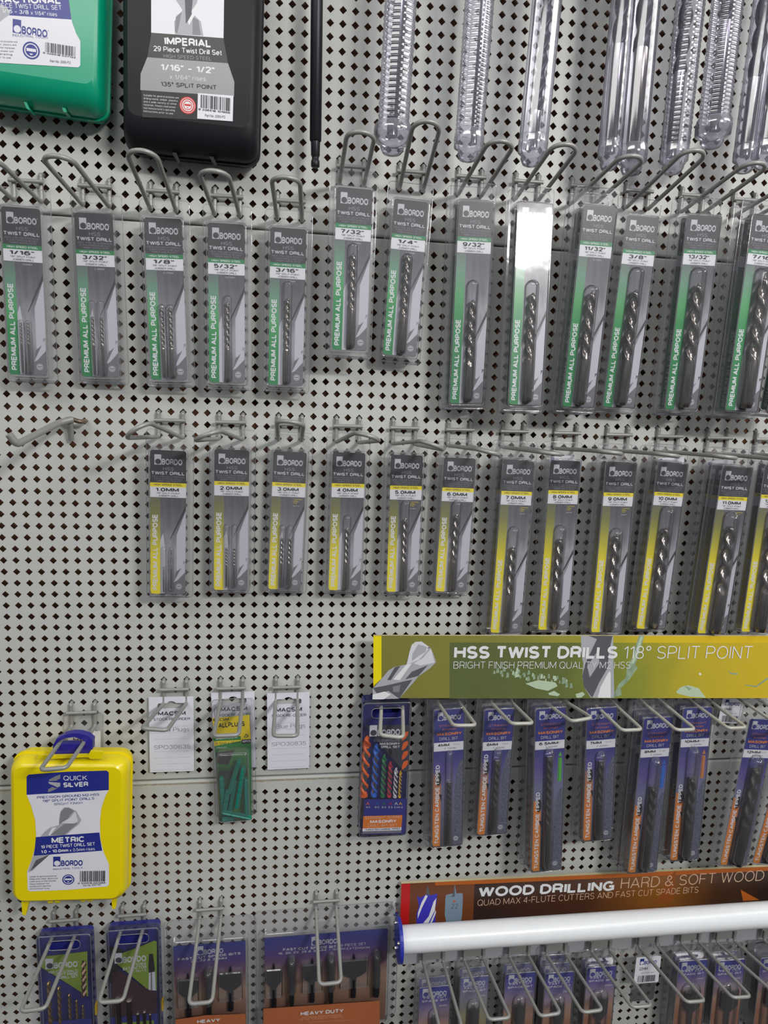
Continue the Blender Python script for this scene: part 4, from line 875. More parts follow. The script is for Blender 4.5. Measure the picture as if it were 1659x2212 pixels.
# green case
fr = pxframe([(-75, -130), (243, -118), (-72, 212), (234, 230)], 22); w, h = fr.w, fr.h
root = thing('drill_case', 'green hard drill case cut off by the top left corner', 'case', fr.mw)
case_body(fr, root, w, h, 'case_green', 27, 18, 7, 12, 'case_green', ib=20)
for pts in (((50, 510), (70, 510), (105, 610), (90, 600)), ((105, 515), (125, 515), (190, 670), (170, 660)), ((288, 528), (305, 528), (335, 640), (318, 640)), ((340, 535), (355, 535), (408, 680), (388, 680)), ((505, 485), (520, 485), (555, 645), (530, 640))):
    mb = MB(); prism(mb, P_(z(*pts), 10), -14, -2, 'case_green'); mb.build('hinge_fin', root)
lf = Frame.__new__(Frame); lf.__dict__.update(fr.__dict__); lf.O = fr.O - fr.Yv * .0273
p = Print(-.0273); p.fr = lf
p.ppoly(z((-60, -150), (400, -150), (410, 0), (430, 130), (455, 200), (480, 245), (480, 390), (468, 403), (-60, 372)), 'label_white')
p.ppoly(z((-60, -150), (400, -150), (410, 0), (427, 117), (-60, 84)), 'label_navy')
p.ppoly(z((-60, 20), (40, 40), (60, 85), (0, 130), (-60, 160)), 'blade_mid')
tt('FRACTIONAL', (-60, 18), (362, 24), 46, 'off_white', .03); tt('21 PIECE TWIST DRILL SET', (-60, 44), (368, 60), 28, 'off_white', .0); tt('1/16 – 3/8”', (14, 76), (172, 86), 24, 'off_white', .01); tt('x 1/64" rises', (185, 88), (342, 98), 24, 'off_white')
a, b_ = lf.uv(*z((76, 112))[0]), lf.uv(*z((292, 112))[0]); logo(p, a[0], a[1], b_[0] - a[0], 'label_navy', 'label_white')
tt('INDUSTRIAL TOOLS', (76, 218), (287, 232), 16, 'label_navy')
for i, t in enumerate(('general purpose use', 'timber, plastics and', 'of other materials', 'read power tool', 'operating', 'prior to use')): tt(t, (-30, 250 + i * 19), (105 - i * 8, 256 + i * 19), 11, 'charcoal')
c_ = lf.uv(*z((187, 302))[0]); mask_icon(p, c_[0], c_[1], 7.2, 'label_navy', 'label_white')
a, b_ = lf.uv(*z((272, 252))[0]), lf.uv(*z((452, 350))[0]); barcode(p, a[0], b_[0], a[1], b_[1], 'ink', 14, '9 326518 037132'); tt('Part No. 2000-F2', (300, 372), (422, 382), 15, 'charcoal')
p.build('label', root)
#NEXT2#
# ------------------------------------------------------------------ stock tags on hooks
def mkhook(c, hr, br, tl, tr, label, **k):
    a = dict(d=90, style='square', m='wire', group='square ended hooks of the lower left', td=(tr[0] + (tr[0] - tl[0]), tr[1] + (tr[1] - tl[1]))); a.update(k)
    return hook(c, hr, br, ((tl[0] + tr[0]) / 2, (tl[1] + tr[1]) / 2), label, **a)
mkhook(13, 25, 27.2, (302, 1574), (365, 1577), 'grey wire hook bent to the left over the left stock tag')
mkhook(18, 25, 27.2, (459, 1590), (518, 1588), 'grey wire hook through the green wall plug pack', d=88)
mkhook(23, 25, 27.2, (587, 1590), (646, 1589.5), 'grey wire hook pointing straight down over the right stock tag', d=80)
mkhook(5, 27, 29.2, (80, 1664), (150, 1658), 'grey wire hook passing through the blue handle of the yellow case', d=92)
mkhook(32.9, 25, 27.2, (819, 1590), (873, 1591.5), 'pale wire hook through the navy masonry set', d=80, m='wire_pale')
mkhook(2.67, 47.7, 49.8, (42, 2186), (100, 2178), 'grey wire hook over the left hand drill set', d=100)
mkhook(8.8, 47.6, 49.6, (211, 2167), (268, 2161), 'grey wire hook over the screw extractor set', d=95)
mkhook(15.97, 47.5, 49.3, (403, 2170), (463, 2164), 'grey wire hook over the smaller spade bit set', d=92)
mkhook(27.14, 47.4, 49.0, (685, 2127), (742, 2122), 'grey wire hook over the wide spade bit set', d=82)
def tagcard(root, fr, w, h, lines, hand, code):
    p = Print(0); cu = w / 2
    slot = [(cu - 15, 9), (cu - 15, 12.4), (cu - 13.6, 13.8), (cu + 13.6, 13.8), (cu + 15, 12.4), (cu + 15, 9), (cu + 13.6, 7.8), (cu + 5, 7.6), (cu + 3, 5.8), (cu, 5.2), (cu - 3, 5.8), (cu - 5, 7.6), (cu - 13.6, 7.8)]
    mb = p; q = MB(); prism(q, [(0, 0), (w, 0), (w, h), (0, h)], -.02, .35, 'paper', [slot[::-1]]); p.add(q.v, q.f, 'paper')
    p.y = -.00004
    p.text('MACSIM', w * .20, w * .82, h * .19, h * .245, 'charcoal', .02)
    p.text('STOCK RE-ORDER', w * .10, w * .92, h * .275, h * .31, 'charcoal', .01)
    for i in range(8): p.rect(w * .10, w * .91, h * (.39 + .083 * i), h * (.39 + .083 * i) + .22, 'rule_line')
    p.text(hand, w * .20, w * .90, h * .405, h * .46, 'pencil', -.01, italic=0)
    p.text(code, w * .10, w * .92, h * .64, h * .69, 'pencil', -.01)
    p.build('tag_card', root)
fr = pxframe([(321, 1506), (419, 1502), (325, 1668), (419, 1664)], 5); root = thing('stock_tag', 'white stock reorder tag reading red plugs, left of the green plug pack', 'tag', fr.mw, 'stock reorder tags'); tagcard(root, fr, fr.w, fr.h, 0, 'Red Plugs', 'SPO30635')
fr = pxframe([(577, 1498), (669, 1493), (578, 1662), (668, 1658)], 5); root = thing('stock_tag', 'white stock reorder tag reading blue plugs, right of the green plug pack', 'tag', fr.mw, 'stock reorder tags'); tagcard(root, fr, fr.w, fr.h, 0, 'Blue Plugs', 'SPO30835')
fr = pxframe([(456, 1497), (550, 1496), (461, 1662), (553, 1660)], 4); root = thing('stock_tag', 'white stock reorder tag mostly hidden behind the green plug pack', 'tag', fr.mw, 'stock reorder tags'); tagcard(root, fr, fr.w, fr.h, 0, 'Green Plugs', 'SPO30735')
# ------------------------------------------------------------------ wall plug pack
mat('plug_green', '#0e7d6c', .45, noise=(300, .15)); mat('plug_card_green', '#1f8a3c', .4); mat('plug_yellow', '#f2d900', .4)
grad('plug_bg', [(0, '#1a5a1e'), (.35, '#3f9a2a'), (.6, '#2f7a24'), (.8, '#101a10'), (1, '#2c8a34')], lo=-.135, hi=-.06, noise=.3, nscale=40)
fr = pxframe([(463, 1552), (541, 1546), (473, 1772), (543, 1768)], 20); w, h = fr.w, fr.h
root = thing('wall_plug_pack', 'clear blister pack of green plastic wall plugs with a yellow and green card', 'plug pack', fr.mw)
z = sc_(4.1475, 300, 1440)
p = Print(.0085); f2 = Frame.__new__(Frame); f2.__dict__.update(fr.__dict__); f2.O = fr.O + fr.Yv * .0085; p.fr = f2
p.ppoly(z((660, 462), (990, 432), (1010, 1370), (725, 1385)), 'plug_bg'); p.ppoly(z((660, 462), (990, 432), (1003, 648), (676, 712)), 'plug_yellow')
p.ppoly(z((664, 640), (912, 622), (914, 655), (670, 668)), 'plug_card_green'); p.ppoly(z((676, 718), (1003, 690), (1005, 712), (680, 742)), 'plug_card_green'); p.ppoly(z((918, 655), (1003, 648), (1003, 688), (922, 694)), 'ink')
p.ppoly(z((960, 715), (1006, 712), (1010, 1370), (990, 1370)), 'plug_card_green'); p.ppoly(z((690, 770), (860, 740), (800, 880), (700, 870)), 'ink')
tt = lambda t, a, b_, hh, m, bo=.0: p.ptext(t, *z(a)[0], *z(b_)[0], hh / 4.1475, m, bo)
tt('MACSIM', (668, 492), (805, 482), 26, 'ink', .02); tt('WALLPLUGS', (672, 552), (950, 532), 44, 'ink', .035); tt('GREEN PLASTIC', (690, 655), (886, 640), 18, 'white', .02); tt('6.5mm x 35mm', (694, 702), (908, 690), 24, 'ink', .0); tt('10PCS', (928, 680), (998, 674), 18, 'white', .02)
tt('SP0307', (694, 735), (788, 728), 12, 'white')
p.ppoly(z((940, 632), (960, 600), (985, 622), (965, 636)), 'ink'); p.ppoly(z((948, 628), (960, 610), (974, 624), (962, 630)), 'plug_yellow')
p.build('card', root)
for i, (a, b_) in enumerate((((738, 985), (758, 1300)), ((900, 835), (808, 1130)), ((938, 893), (878, 1262)), ((866, 1012), (812, 1300)), ((958, 1000), (968, 1325)), ((742, 1300), (1002, 1352)), ((745, 1362), (850, 1368)), ((800, 1100), (765, 1290)))):
    dd = 18 + (i % 3) * 3; A_, B_ = [W(*q, dd) for q in z(a, b_)]; Mi = fr.mw.inverted(); A_, B_ = Mi @ A_, Mi @ B_
    mb = MB(); D_ = (B_ - A_); l = D_.length; D_.normalize(); s1 = Vector((0, 1, 0)); s2 = D_.cross(s1).normalized(); secs = []
    for t in [0, .02, .06, .3, .34, .36, .6, .64, .66, .9, .97, 1]:
        r = .0030 * (.7 if t in (0, .02) else .86 if t in (.34, .64) else 1)
        secs.append([A_ + D_ * l * t + (s1 * math.sin(k * PI / 6 + .3) + s2 * math.cos(k * PI / 6 + .3)) * r * (1 if k % 3 else .72) for k in range(12)])
    mb.loft(secs, 'plug_green', True, True); mb.build('wall_plug', root)
mb = MB(); e = .001; top = 17
o = rrect(-4, w + 5, -(h + 3), top, 5); cu = w / 2 + .5
fl = Print(.012); hole = rrect(cu - 15, cu + 15, -9.5, -6, 1.7, 3); fl.poly([(a, -b) for a, b in o][::-1], 'blister', [hole]); mb.add(fl.v, fl.f, 'blister')
mb.loft([ring(-1.5 * e, (w + 2.5) * e, -(h + 1) * e, 12 * e, 4 * e, .012), ring(-.8 * e, (w + 1.8) * e, -(h + .5) * e, 11.5 * e, 4 * e, .0065), ring(0, (w + .8) * e, -h * e, 11 * e, 4 * e, .0055)], 'blister', False, True)
mb.loft([ring(1 * e, (w - 1) * e, -(h - .5) * e, -(h * .31) * e, 4 * e, .0055), ring(2 * e, (w - 2) * e, -(h - 1) * e, -(h * .32) * e, 4 * e, -.005), ring(4 * e, (w - 4) * e, -(h - 3) * e, -(h * .34) * e, 3 * e, -.0062)], 'blister', False, True, True)
for q in (ring(-4 * e, (w + 5) * e, -(h + 3) * e, top * e, 5 * e, .012), ring(2 * e, (w - 2) * e, -(h - 1) * e, -(h * .32) * e, 4 * e, -.005), ring(-.5 * e, (w + 1.5) * e, -(h + .5) * e, 11.5 * e, 4 * e, .006)): mb.tube(q + [q[0]], .0004, 'blister_edge', 5, False)
mb.build('blister', root)

# ------------------------------------------------------------------ small white price tags in clear strips
def price_tag(q, d, size, lab, clear_q=None, seed=3):
    fr = pxframe(q, d); w, h = fr.w, fr.h
    root = thing('price_tag', lab, 'tag', fr.mw, 'white size tags')
    p = Print(-.0002); p.rrect(0, w, 0, h, 1.5, 'label_white'); logo(p, w * .16, h * .05, w * .7, 'label_navy', 'label_white')
    p.text(size, w * .16, w * .5, h * .38, h * .49, 'ink', .01); p.text('MASONRY DRILL STOP' if 'masonry' in lab else 'SPADE BIT', w * .25, w * .8, h * .58, h * .62, 'charcoal'); barcode(p, w * .14, w * .86, h * .70, h * .95, 'ink', seed)
    m_ = MB(); prism(m_, rrect(0, w, 0, h, 1.5), 0, .4, 'label_white'); p.add(m_.v, m_.f, 'label_white'); p.build('tag_card', root)
    if clear_q:
        u0, u1, v0, v1 = clear_q; mb = MB(); f_ = Print(.001); f_.poly(rrect(u0, u1, v0, v1, 3), 'blister'); mb.add(f_.v, f_.f, 'blister')
        q = [(x * .001, .001, -z_ * .001) for x, z_ in rrect(u0, u1, v0, v1, 3)]; mb.tube(q + [q[0]], .00035, 'blister_edge', 5, False); mb.build('clear_strip', root)
price_tag([(1374.8, 2069), (1427.7, 2067.7), (1368, 2124.6), (1421, 2124.6)], 22, '22MM', 'lone white 22 mm tag in a clear strip under the white rail', (-2, 32, -18, 68), 5)
price_tag([(1561, 1508), (1607, 1508), (1550, 1560), (1597, 1562)], 12, '12MM', 'white 12 mm masonry tag with barcode under the yellow sign', (-3, 30, -14, 56), 6)
price_tag([(1359, 1513), (1414, 1513), (1352, 1580), (1408, 1580)], 6, '8MM', 'white masonry tag half hidden behind the 8 mm pack', (-3, 36, -12, 54), 7)
price_tag([(147, 1579), (217, 1579), (147, 1625), (217, 1625)], 4, '1.0MM', 'white tag peeking out above the yellow case', (-5, 37, -22, 26), 8)
for i, (x, y) in enumerate(((1192, 993), (1426, 997), (1082, 997), (1532, 1003))):
    fr = pxframe([(x - 4, y - 7), (x + 52, y - 6), (x - 5, y + 40), (x + 51, y + 41)], 9)
    root = thing('price_tag', 'white tag edge showing above the yellow striped %s mm pack' % ('eight', 'ten', 'seven', 'eleven')[i], 'tag', fr.mw, 'white size tags')
    p = Print(0); p.rrect(0, fr.w, 0, fr.h, 1.2, 'label_white'); p.rect(1, 5, 1, 5, 'label_navy'); m_ = MB(); prism(m_, rrect(0, fr.w, 0, fr.h, 1.2), .1, .4, 'label_white'); p.add(m_.v, m_.f, 'label_white'); p.build('tag_card', root)

# ------------------------------------------------------------------ navy masonry set with coloured flutes
mat('set_navy', '#23256e', .3, coat=.3); mat('set_panel', '#2c2f86', .35, coat=.2); mat('set_dark', '#3c4048', .4)
FL = {'orange': '#e8672a', 'blue': '#1f5fc0', 'green': '#1f7a45', 'red': '#b81f3c', 'white': '#c8cad2', 'yellow': '#e0a818'}
for k_, v_ in FL.items(): mat('flute_' + k_, v_, .35)
def set_shell(fr, root, w, h, shellm='set_navy', depth=16, hole=True, open_top=.2):
    e = .001; mb = MB()
    mb.loft([ring(0, w * e, -h * e, 0, 4 * e, depth * e), ring(0, w * e, -h * e, 0, 4 * e, 3 * e), ring(1.2 * e, (w - 1.2) * e, -(h - 1.2) * e, -1.2 * e, 4 * e, 3 * e)], shellm, True, False)
    p = Print(.004); cu = w / 2; sl = rrect(cu - 15.5, cu + 15.5, 8.5, 16, 3.4, 4)
    p.poly(rrect(.8, w - .8, .8, h - .8, 3), shellm, [sl[::-1]]); mb.add(p.v, p.f, shellm)
    mb.build('tray', root)
    mb = MB(); mb.loft([ring(-.4 * e, (w + .4) * e, -(h + .4) * e, .4 * e, 4 * e, 3 * e), ring(-.4 * e, (w + .4) * e, -(h + .4) * e, .4 * e, 4 * e, -4.5 * e), ring(.8 * e, (w - .8) * e, -(h - .8) * e, -.8 * e, 3.4 * e, -5.6 * e)], 'lid_clear', False, False)
    f_ = Print(-.0056); f_.poly(rrect(.8, w - .8, .8, h - .8, 3.4), 'lid_clear', [rrect(cu - 18, cu + 18, 6, 18, 5, 5)[::-1]]); mb.add(f_.v, f_.f, 'lid_clear')
    q = ring(-.2 * e, (w + .2) * e, -(h + .2) * e, .2 * e, 4 * e, -4.8 * e); mb.tube(q + [q[0]], .0005, 'blister_edge', 5, False)
    q = [(x * e, -.0052, -v * e) for x, v in rrect(cu - 18, cu + 18, 6, 18, 5, 5)]; mb.tube(q + [q[0]], .0006, 'blister_edge', 5, False)
    mb.build('clear_lid', root)
fr = pxframe([(784, 1516), (887, 1514), (775, 1803), (875, 1800)], 26); w, h = fr.w, fr.h
root = thing('drill_set', 'navy boxed masonry drill set with coloured flutes left of the masonry packs', 'drill set', fr.mw)
set_shell(fr, root, w, h, depth=18)
z = sc_(3.456, 740, 1360); f2 = Frame.__new__(Frame); f2.__dict__.update(fr.__dict__); f2.O = fr.O - fr.Yv * .0048
p = Print(-.0048); p.fr = f2
p.ppoly(z((165, 712), (495, 712), (490, 1060), (455, 1058), (440, 1040)), 'set_dark')
a, b_ = f2.uv(*z((203, 715))[0]), f2.uv(*z((440, 715))[0]); logo(p, a[0], a[1], b_[0] - a[0], 'silver_print', 'set_dark')
tt = lambda t, a, b_, hh, m, bo=.0: p.ptext(t, *z(a)[0], *z(b_)[0], hh / 3.456, m, bo)
tt('COLOUR FLUTE', (235, 838), (427, 836), 18, 'dim_print'); tt('MASONRY', (278, 862), (427, 860), 18, 'silver_print', .03); tt('DRILL SET', (288, 884), (425, 884), 18, 'silver_print', .03)
p.ppoly(z((340, 900), (362, 888), (372, 930), (355, 945)), 'black_print')
for i in range(4):
    y = 770 + i * 72; p.ppoly(z((440 + 3, y + 35), (455, y), (488, y - 12), (490, y + 12), (470, y + 42), (443, y + 62)), 'flute_orange')
p.ppoly(z((155, 1392), (447, 1384), (440, 1476), (150, 1484)), 'orange_print'); p.ppoly(z((150, 1484), (440, 1476), (438, 1498), (148, 1506)), 'white'); p.ppoly(z((148, 1508), (438, 1500), (437, 1516), (148, 1524)), 'midgrey_print')
tt('STRAIGHT SHANK', (166, 1416), (436, 1408), 22, 'cream_print'); tt('MASONRY', (205, 1446), (400, 1440), 24, 'white', .035); tt('DRILL BIT SET', (190, 1474), (408, 1468), 20, 'cream_print'); tt('TUNGSTEN CARBIDE TIPPED', (170, 1500), (428, 1492), 12, 'ink', .02)
for x, m, s_ in ((188, 'orange', '10.0'), (256, 'blue', '8.0'), (308, 'green', '6.0'), (357, 'red', '5.5'), (400, 'white', '5.0'), (432, 'yellow', '4.0')):
    tt(s_, (x - 16, 1332), (x + 16, 1332), 13, 'silver_print'); p.ppoly(z((x - 14, 1308), (x, 1286), (x + 14, 1308), (x + 8, 1308), (x, 1296), (x - 8, 1308)), 'flute_' + m)
p.build('label', root)
mb = MB(); p = Print(-.0030); f3 = Frame.__new__(Frame); f3.__dict__.update(fr.__dict__); f3.O = fr.O - fr.Yv * .003; p.fr = f3
p.ppoly(z((160, 1268), (482, 1262), (470, 1525), (145, 1530)), 'set_panel'); p.build('holder', root)
for x, xb, y0, dia, m in ((186, 186, 790, 10, 'orange'), (256, 252, 850, 8, 'blue'), (314, 306, 930, 6, 'green'), (360, 352, 985, 5.5, 'red'), (402, 396, 1030, 5, 'white'), (436, 430, 1050, 3.6, 'yellow')):
    a, c_ = fr.uv(*z((x, y0))[0]), fr.uv(*z((xb, 1262))[0]); ln = c_[1] - a[1] + 25
    mb = drill_mesh(dia, ln, (c_[1] - a[1]) * .96, 'steel', colour='flute_' + m, pitch=2.6, shank_r=dia * .36)
    o = mb.build('drill_bit', root, (a[0] * .001, .0005, -a[1] * .001)); o.rotation_euler = (0, math.atan2(c_[0] - a[0], c_[1] - a[1]) * -1 * -1, 0)
    # the bright core seen between the coloured flutes
    mb = MB(); mb.tube([(0, 0, -dia * .0015), (0, 0, -(ln - 26) * .001)], dia * .00034, 'steel_bright', 10); q = mb.build('core', o)
for x in ((1040, 6), (1130, 6), (1240, 5), (1395, 5)):
    a = fr.uv(*z((140, x[0]))[0]); mb = MB(); mb.box(-.0012, .0004, .002, .010, -(a[1] + 9) * .001, -a[1] * .001, 'lid_clear'); mb.build('lid_hinge', root)

# ------------------------------------------------------------------ the two green and navy sets, lower left
mat('lime_print', '#7f9a2e', .4, coat=.2); mat('set_ink', '#2b2d5a', .35); mat('maroon_print', '#3a1a22', .4); mat('shell_blue', '#2a2c80', .32, coat=.3)
z = sc_(3.95, 0, 1900)
for kind in (0, 1):
    if kind == 0: q = [(82, 2018), (196, 2008), (92, 2238), (206, 2230)]; lab = 'navy boxed left hand drill set with a lime green card at the far lower left'
    else: q = [(232, 2005), (342, 1995), (240, 2238), (350, 2230)]; lab = 'navy boxed screw extractor set right of the left hand drill set'
    fr = pxframe(q, 17); w, h = fr.w, fr.h
    root = thing('drill_set', lab, 'drill set', fr.mw, None); set_shell(fr, root, w, h + 12, 'shell_blue', 9)
    f2 = Frame.__new__(Frame); f2.__dict__.update(fr.__dict__); f2.O = fr.O - fr.Yv * .0046; p = Print(-.0046); p.fr = f2
    tt = lambda t, a, b_, hh, m, bo=.0: p.ptext(t, *z(a)[0], *z(b_)[0], hh / 3.95, m, bo)
    if kind == 0:
        p.ppoly(z((335, 650), (420, 640), (560, 690), (340, 760)), 'set_dark'); p.ppoly(z((400, 655), (745, 612), (752, 1000), (690, 960), (520, 850), (345, 745)), 'lime_print')
        a, b_ = f2.uv(*z((385, 678))[0]), f2.uv(*z((670, 668))[0]); logo(p, a[0], a[1], b_[0] - a[0], 'silver_print', 'set_dark')
        tt('HSS-Co8 (COBALT)', (412, 802), (665, 785), 20, 'silver_print', .01); tt('LEFT HAND', (482, 825), (665, 810), 24, 'silver_print', .02); tt('DRILL SET', (510, 848), (665, 833), 22, 'silver_print', .02)
        for i in range(5): p.ppoly(z((690, 720 + i * 62), (728, 690 + i * 62), (740, 730 + i * 62), (700, 765 + i * 62)), 'gold_steel'); 
        p.ppoly(z((700, 690), (716, 690), (735, 1000), (705, 1002)), 'maroon_print')
        for i in range(5): p.ppoly(z((694 + i * 3, 735 + i * 60), (724 + i * 3, 695 + i * 60), (730 + i * 3, 712 + i * 60), (702 + i * 3, 758 + i * 60)), 'cream_print')
        bits = ((425, 850, 5.5, 'gold_steel'), (512, 892, 5, 'gold_steel'), (600, 955, 4, 'gold_steel'), (662, 1005, 3.4, 'gold_steel'), (716, 1050, 3, 'gold_steel'))
        p.ppoly(z((385, 1218), (780, 1180), (782, 1400), (388, 1400)), 'set_panel')
    else:
        p.ppoly(z((935, 575), (1000, 570), (1100, 640), (1000, 780), (930, 900)), 'black_print'); p.ppoly(z((1050, 625), (1200, 570), (1320, 520), (1338, 530), (1338, 950), (1250, 930), (1120, 820), (1000, 720)), 'lime_print')
        a, b_ = f2.uv(*z((975, 630))[0]), f2.uv(*z((1256, 615))[0]); logo(p, a[0], a[1], b_[0] - a[0], 'silver_print', 'set_dark')
        tt('SCREW', (1160, 735), (1248, 728), 24, 'silver_print', .01); tt('EXTRACTOR', (1050, 775), (1250, 755), 24, 'silver_print', .02); tt('SET No.1-5', (1090, 798), (1250, 782), 22, 'silver_print')
        p.ppoly(z((1272, 635), (1305, 632), (1322, 760), (1318, 790), (1270, 795), (1266, 740)), 'black_print'); p.ppoly(z((1270, 795), (1322, 785), (1330, 945), (1268, 945)), 'silver_print'); p.ppoly(z((1285, 795), (1298, 792), (1300, 945), (1286, 945)), 'midgrey_print')
        p.ppoly(z((955, 800), (1010, 770), (1240, 930), (1335, 960), (1335, 1140), (950, 1170)), 'maroon_print')
        bits = ((1015, 985, 7, 'steel'), (1112, 995, 6, 'steel'), (1186, 1105, 3.6, 'steel'), (1240, 1090, 3.6, 'steel'), (1290, 1112, 2.6, 'steel'))
        p.ppoly(z((948, 1180), (1345, 1140), (1350, 1400), (950, 1400)), 'set_panel'); p.ppoly(z((1010, 1225), (1312, 1200), (1320, 1300), (1012, 1320)), 'lime_print')
        for x in (1190, 1245, 1290): tt('#2', (x - 8, 1228), (x + 10, 1226), 12, 'ink')
    p.build('label', root)
    for x, y0, dia, m in bits:
        a = fr.uv(*z((x, y0))[0]); c_ = fr.uv(*z((x + 18, 1200))[0]); ln = c_[1] - a[1] + 10
        o = (drill_mesh(dia, ln, ln * .8, m) if kind == 0 else drill_mesh(dia, ln, .5, m)).build('drill_bit' if kind == 0 else 'extractor', root, (a[0] * .001, -.0055 if kind else -.003, -a[1] * .001))
    mb = MB(); a = fr.uv(*z((800, 1085) if kind == 0 else (1370, 1050))[0]); mat('latch_yellow', '#c9a83a', .4); mb.box((w - .5) * .001, (w + 1.6) * .001, .002, .008, -(a[1] + 14) * .001, -a[1] * .001, 'latch_yellow'); mb.build('latch', root)

# ------------------------------------------------------------------ spade bit sets at the bottom
mat('band_orange', '#a8613c', .4, coat=.2); mat('band_light', '#c08a6a', .4)
grad('set_bg', [(0, '#8a6248'), (.35, '#a9876e'), (.6, '#6f4460'), (.8, '#4a2f86'), (1, '#2a3494')], lo=-.10, hi=-.004, noise=.12, nscale=30)
z = sc_(3.190, 350, 1900)
def spade_set(q, lab, bits, lines, band, clr):
    fr = pxframe(q, 14); w, h = fr.w, fr.h
    root = thing('spade_bit_set', lab, 'drill set', fr.mw, None)
    p = Print(0); p.fr = fr; p.rrect(0, w, 0, h + 14, 2, 'set_bg'); uv = fr.uv(*z(lines[0])[0]); u2 = fr.uv(*z(lines[1])[0])
    logo(p, uv[0], uv[1], u2[0] - uv[0], 'silver_print', 'set_panel')
    for t, a, b_, hh, bo in lines[2:]: p.ptext(t, *z(a)[0], *z(b_)[0], hh / 3.19, 'silver_print', bo)
    p.build('card', root)
    for bx, y0, bw, kind in bits:
        a = fr.uv(*z((bx, y0))[0]); mb = MB()
        if kind == 's': spade_shape(mb, 0, 0, bw, 24, 60, 'steel_black', y=-.002, th=2.2, sh=3.4)
        elif kind == 'e': prism(mb, [(-2.4, 0), (2.4, 0), (2.4, 62), (-2.4, 62)], -11, -3, 'steel_black'); mb.tube([(0, -.007, -.004), (0, -.007, -.06)], .0030, 'steel_black', 12)
        else: mb.tube([(0, -.006, 0), (0, -.006, -.02), (0, -.006, -.022), (0, -.006, -.06)], [.0034, .0034, .0042, .0044], 'steel_black', 6)
        mb.build({'s': 'spade_bit', 'e': 'spade_bit', 'x': 'extension_bar'}[kind], root, (a[0] * .001, 0, -a[1] * .001))
    bd = Print(-.0125); f2 = Frame.__new__(Frame); f2.__dict__.update(fr.__dict__); f2.O = fr.O - fr.Yv * .0125; bd.fr = f2
    bd.ppoly(z(*band[0]), 'band_orange')
    for t, a, b_, hh, m, bo in band[1:]: bd.ptext(t, *z(a)[0], *z(b_)[0], hh / 3.19, m, bo)
    bd.build('band', root)
    mb = MB(); e = .001; (x0, x1, t0, sd) = clr
    fl = Print(.006); hole = rrect(w * sd - 15, w * sd + 15, -15, -11, 2); fl.poly(rrect(-x0, w + x1, -t0, h + 16, 8), 'blister', [hole[::-1]]); mb.add(fl.v, fl.f, 'blister')
    mb.loft([ring(-2.5 * e, (w + 3) * e, -(h + 15) * e, 7 * e, 4 * e, .006), ring(-1.6 * e, (w + 2) * e, -(h + 15) * e, 6 * e, 4 * e, -.001), ring(-1 * e, (w + 1) * e, -(h + 15) * e, 5.4 * e, 4 * e, -.0016)], 'blister', False, True)
    for bx, y0, bw, kind in bits:
        a = fr.uv(*z((bx, y0))[0]); ww = (bw if kind == 's' else 8) + 4; hh = 5 if kind == 's' else 12
        if kind == 's': mb.loft([[(x * e, y * e, -v * e) for x, v in rrect(a[0] - ww / 2 + i, a[0] + ww / 2 - i, a[1] + 6 + i, a[1] + 46, 2)] for y, i in ((-1.6, 0), (-5, .4), (-6, 1.4))], 'blister', False, True)
        else: capsule(mb, a[0], a[1] - 3, a[1] + 48, ww, hh, 'blister', -.0016)
    for q_ in (ring(-x0 * e, (w + x1) * e, -(h + 16) * e, t0 * e, 8 * e, .006, 5), ring(-1.6 * e, (w + 2) * e, -(h + 15) * e, 6 * e, 4 * e, -.001)): mb.tube(q_ + [q_[0]], .0004, 'blister_edge', 5, False)
    mb.build('blister', root)
spade_set([(374, 2044), (531, 2030), (380, 2232), (532, 2226)], 'clear packed three piece spade bit set below the two navy boxes, right of them',
          ((180, 632, 22, 's'), (325, 600, 8, 'e'), (472, 585, 26, 's')), ((240, 462), (428, 448), ('FAST CUT SPADE BITS', (108, 560), (543, 515), 17, .035), ('20, 22 & 25MM', (198, 570), (447, 548), 16, .02)),
          (((92, 965), (300, 935), (575, 925), (580, 1100), (95, 1100)), ('HEAVY', (242, 992), (400, 978), 24, 'silver_print', .035), ('DUTY', (255, 1025), (388, 1015), 24, 'silver_print', .035)), (8, 12, 30, .45))
spade_set([(571, 2026), (836, 2009), (570, 2200), (832, 2192)], 'wide clear packed six piece spade bit set left of the white rail',
          ((770, 565, 18, 's'), (895, 525, 8, 'e'), (1035, 530, 22, 's'), (1165, 505, 8, 'e'), (1322, 500, 32, 's'), (1478, 480, 8, 'x')), ((1030, 395), (1215, 385), ('FAST CUT SPADE BITS', (833, 492), (1225, 468), 18, .035), ('6 PIECE SET', (1232, 462), (1406, 450), 18, 0.), ('16, 20, 22, 25 & 32MM', (800, 518), (1130, 492), 15, .02), ('+ 150MM EXTENSION', (1150, 490), (1430, 474), 15, 0.)),
          (((698, 890), (1100, 862), (1500, 835), (1500, 1100), (700, 1100)), ('HEAVY DUTY', (955, 938), (1250, 915), 26, 'silver_print', .035), ('EXTREME PERFORMANCE', (968, 958), (1235, 938), 12, 'band_light', .01), ('IN THE TOUGHEST TIMBERS', (952, 972), (1245, 950), 12, 'band_light', .01), ('DESIGNED FOR PROFESSIONALS', (1010, 988), (1310, 970), 8, 'band_light', 0.)), (12, 14, 32, .5))

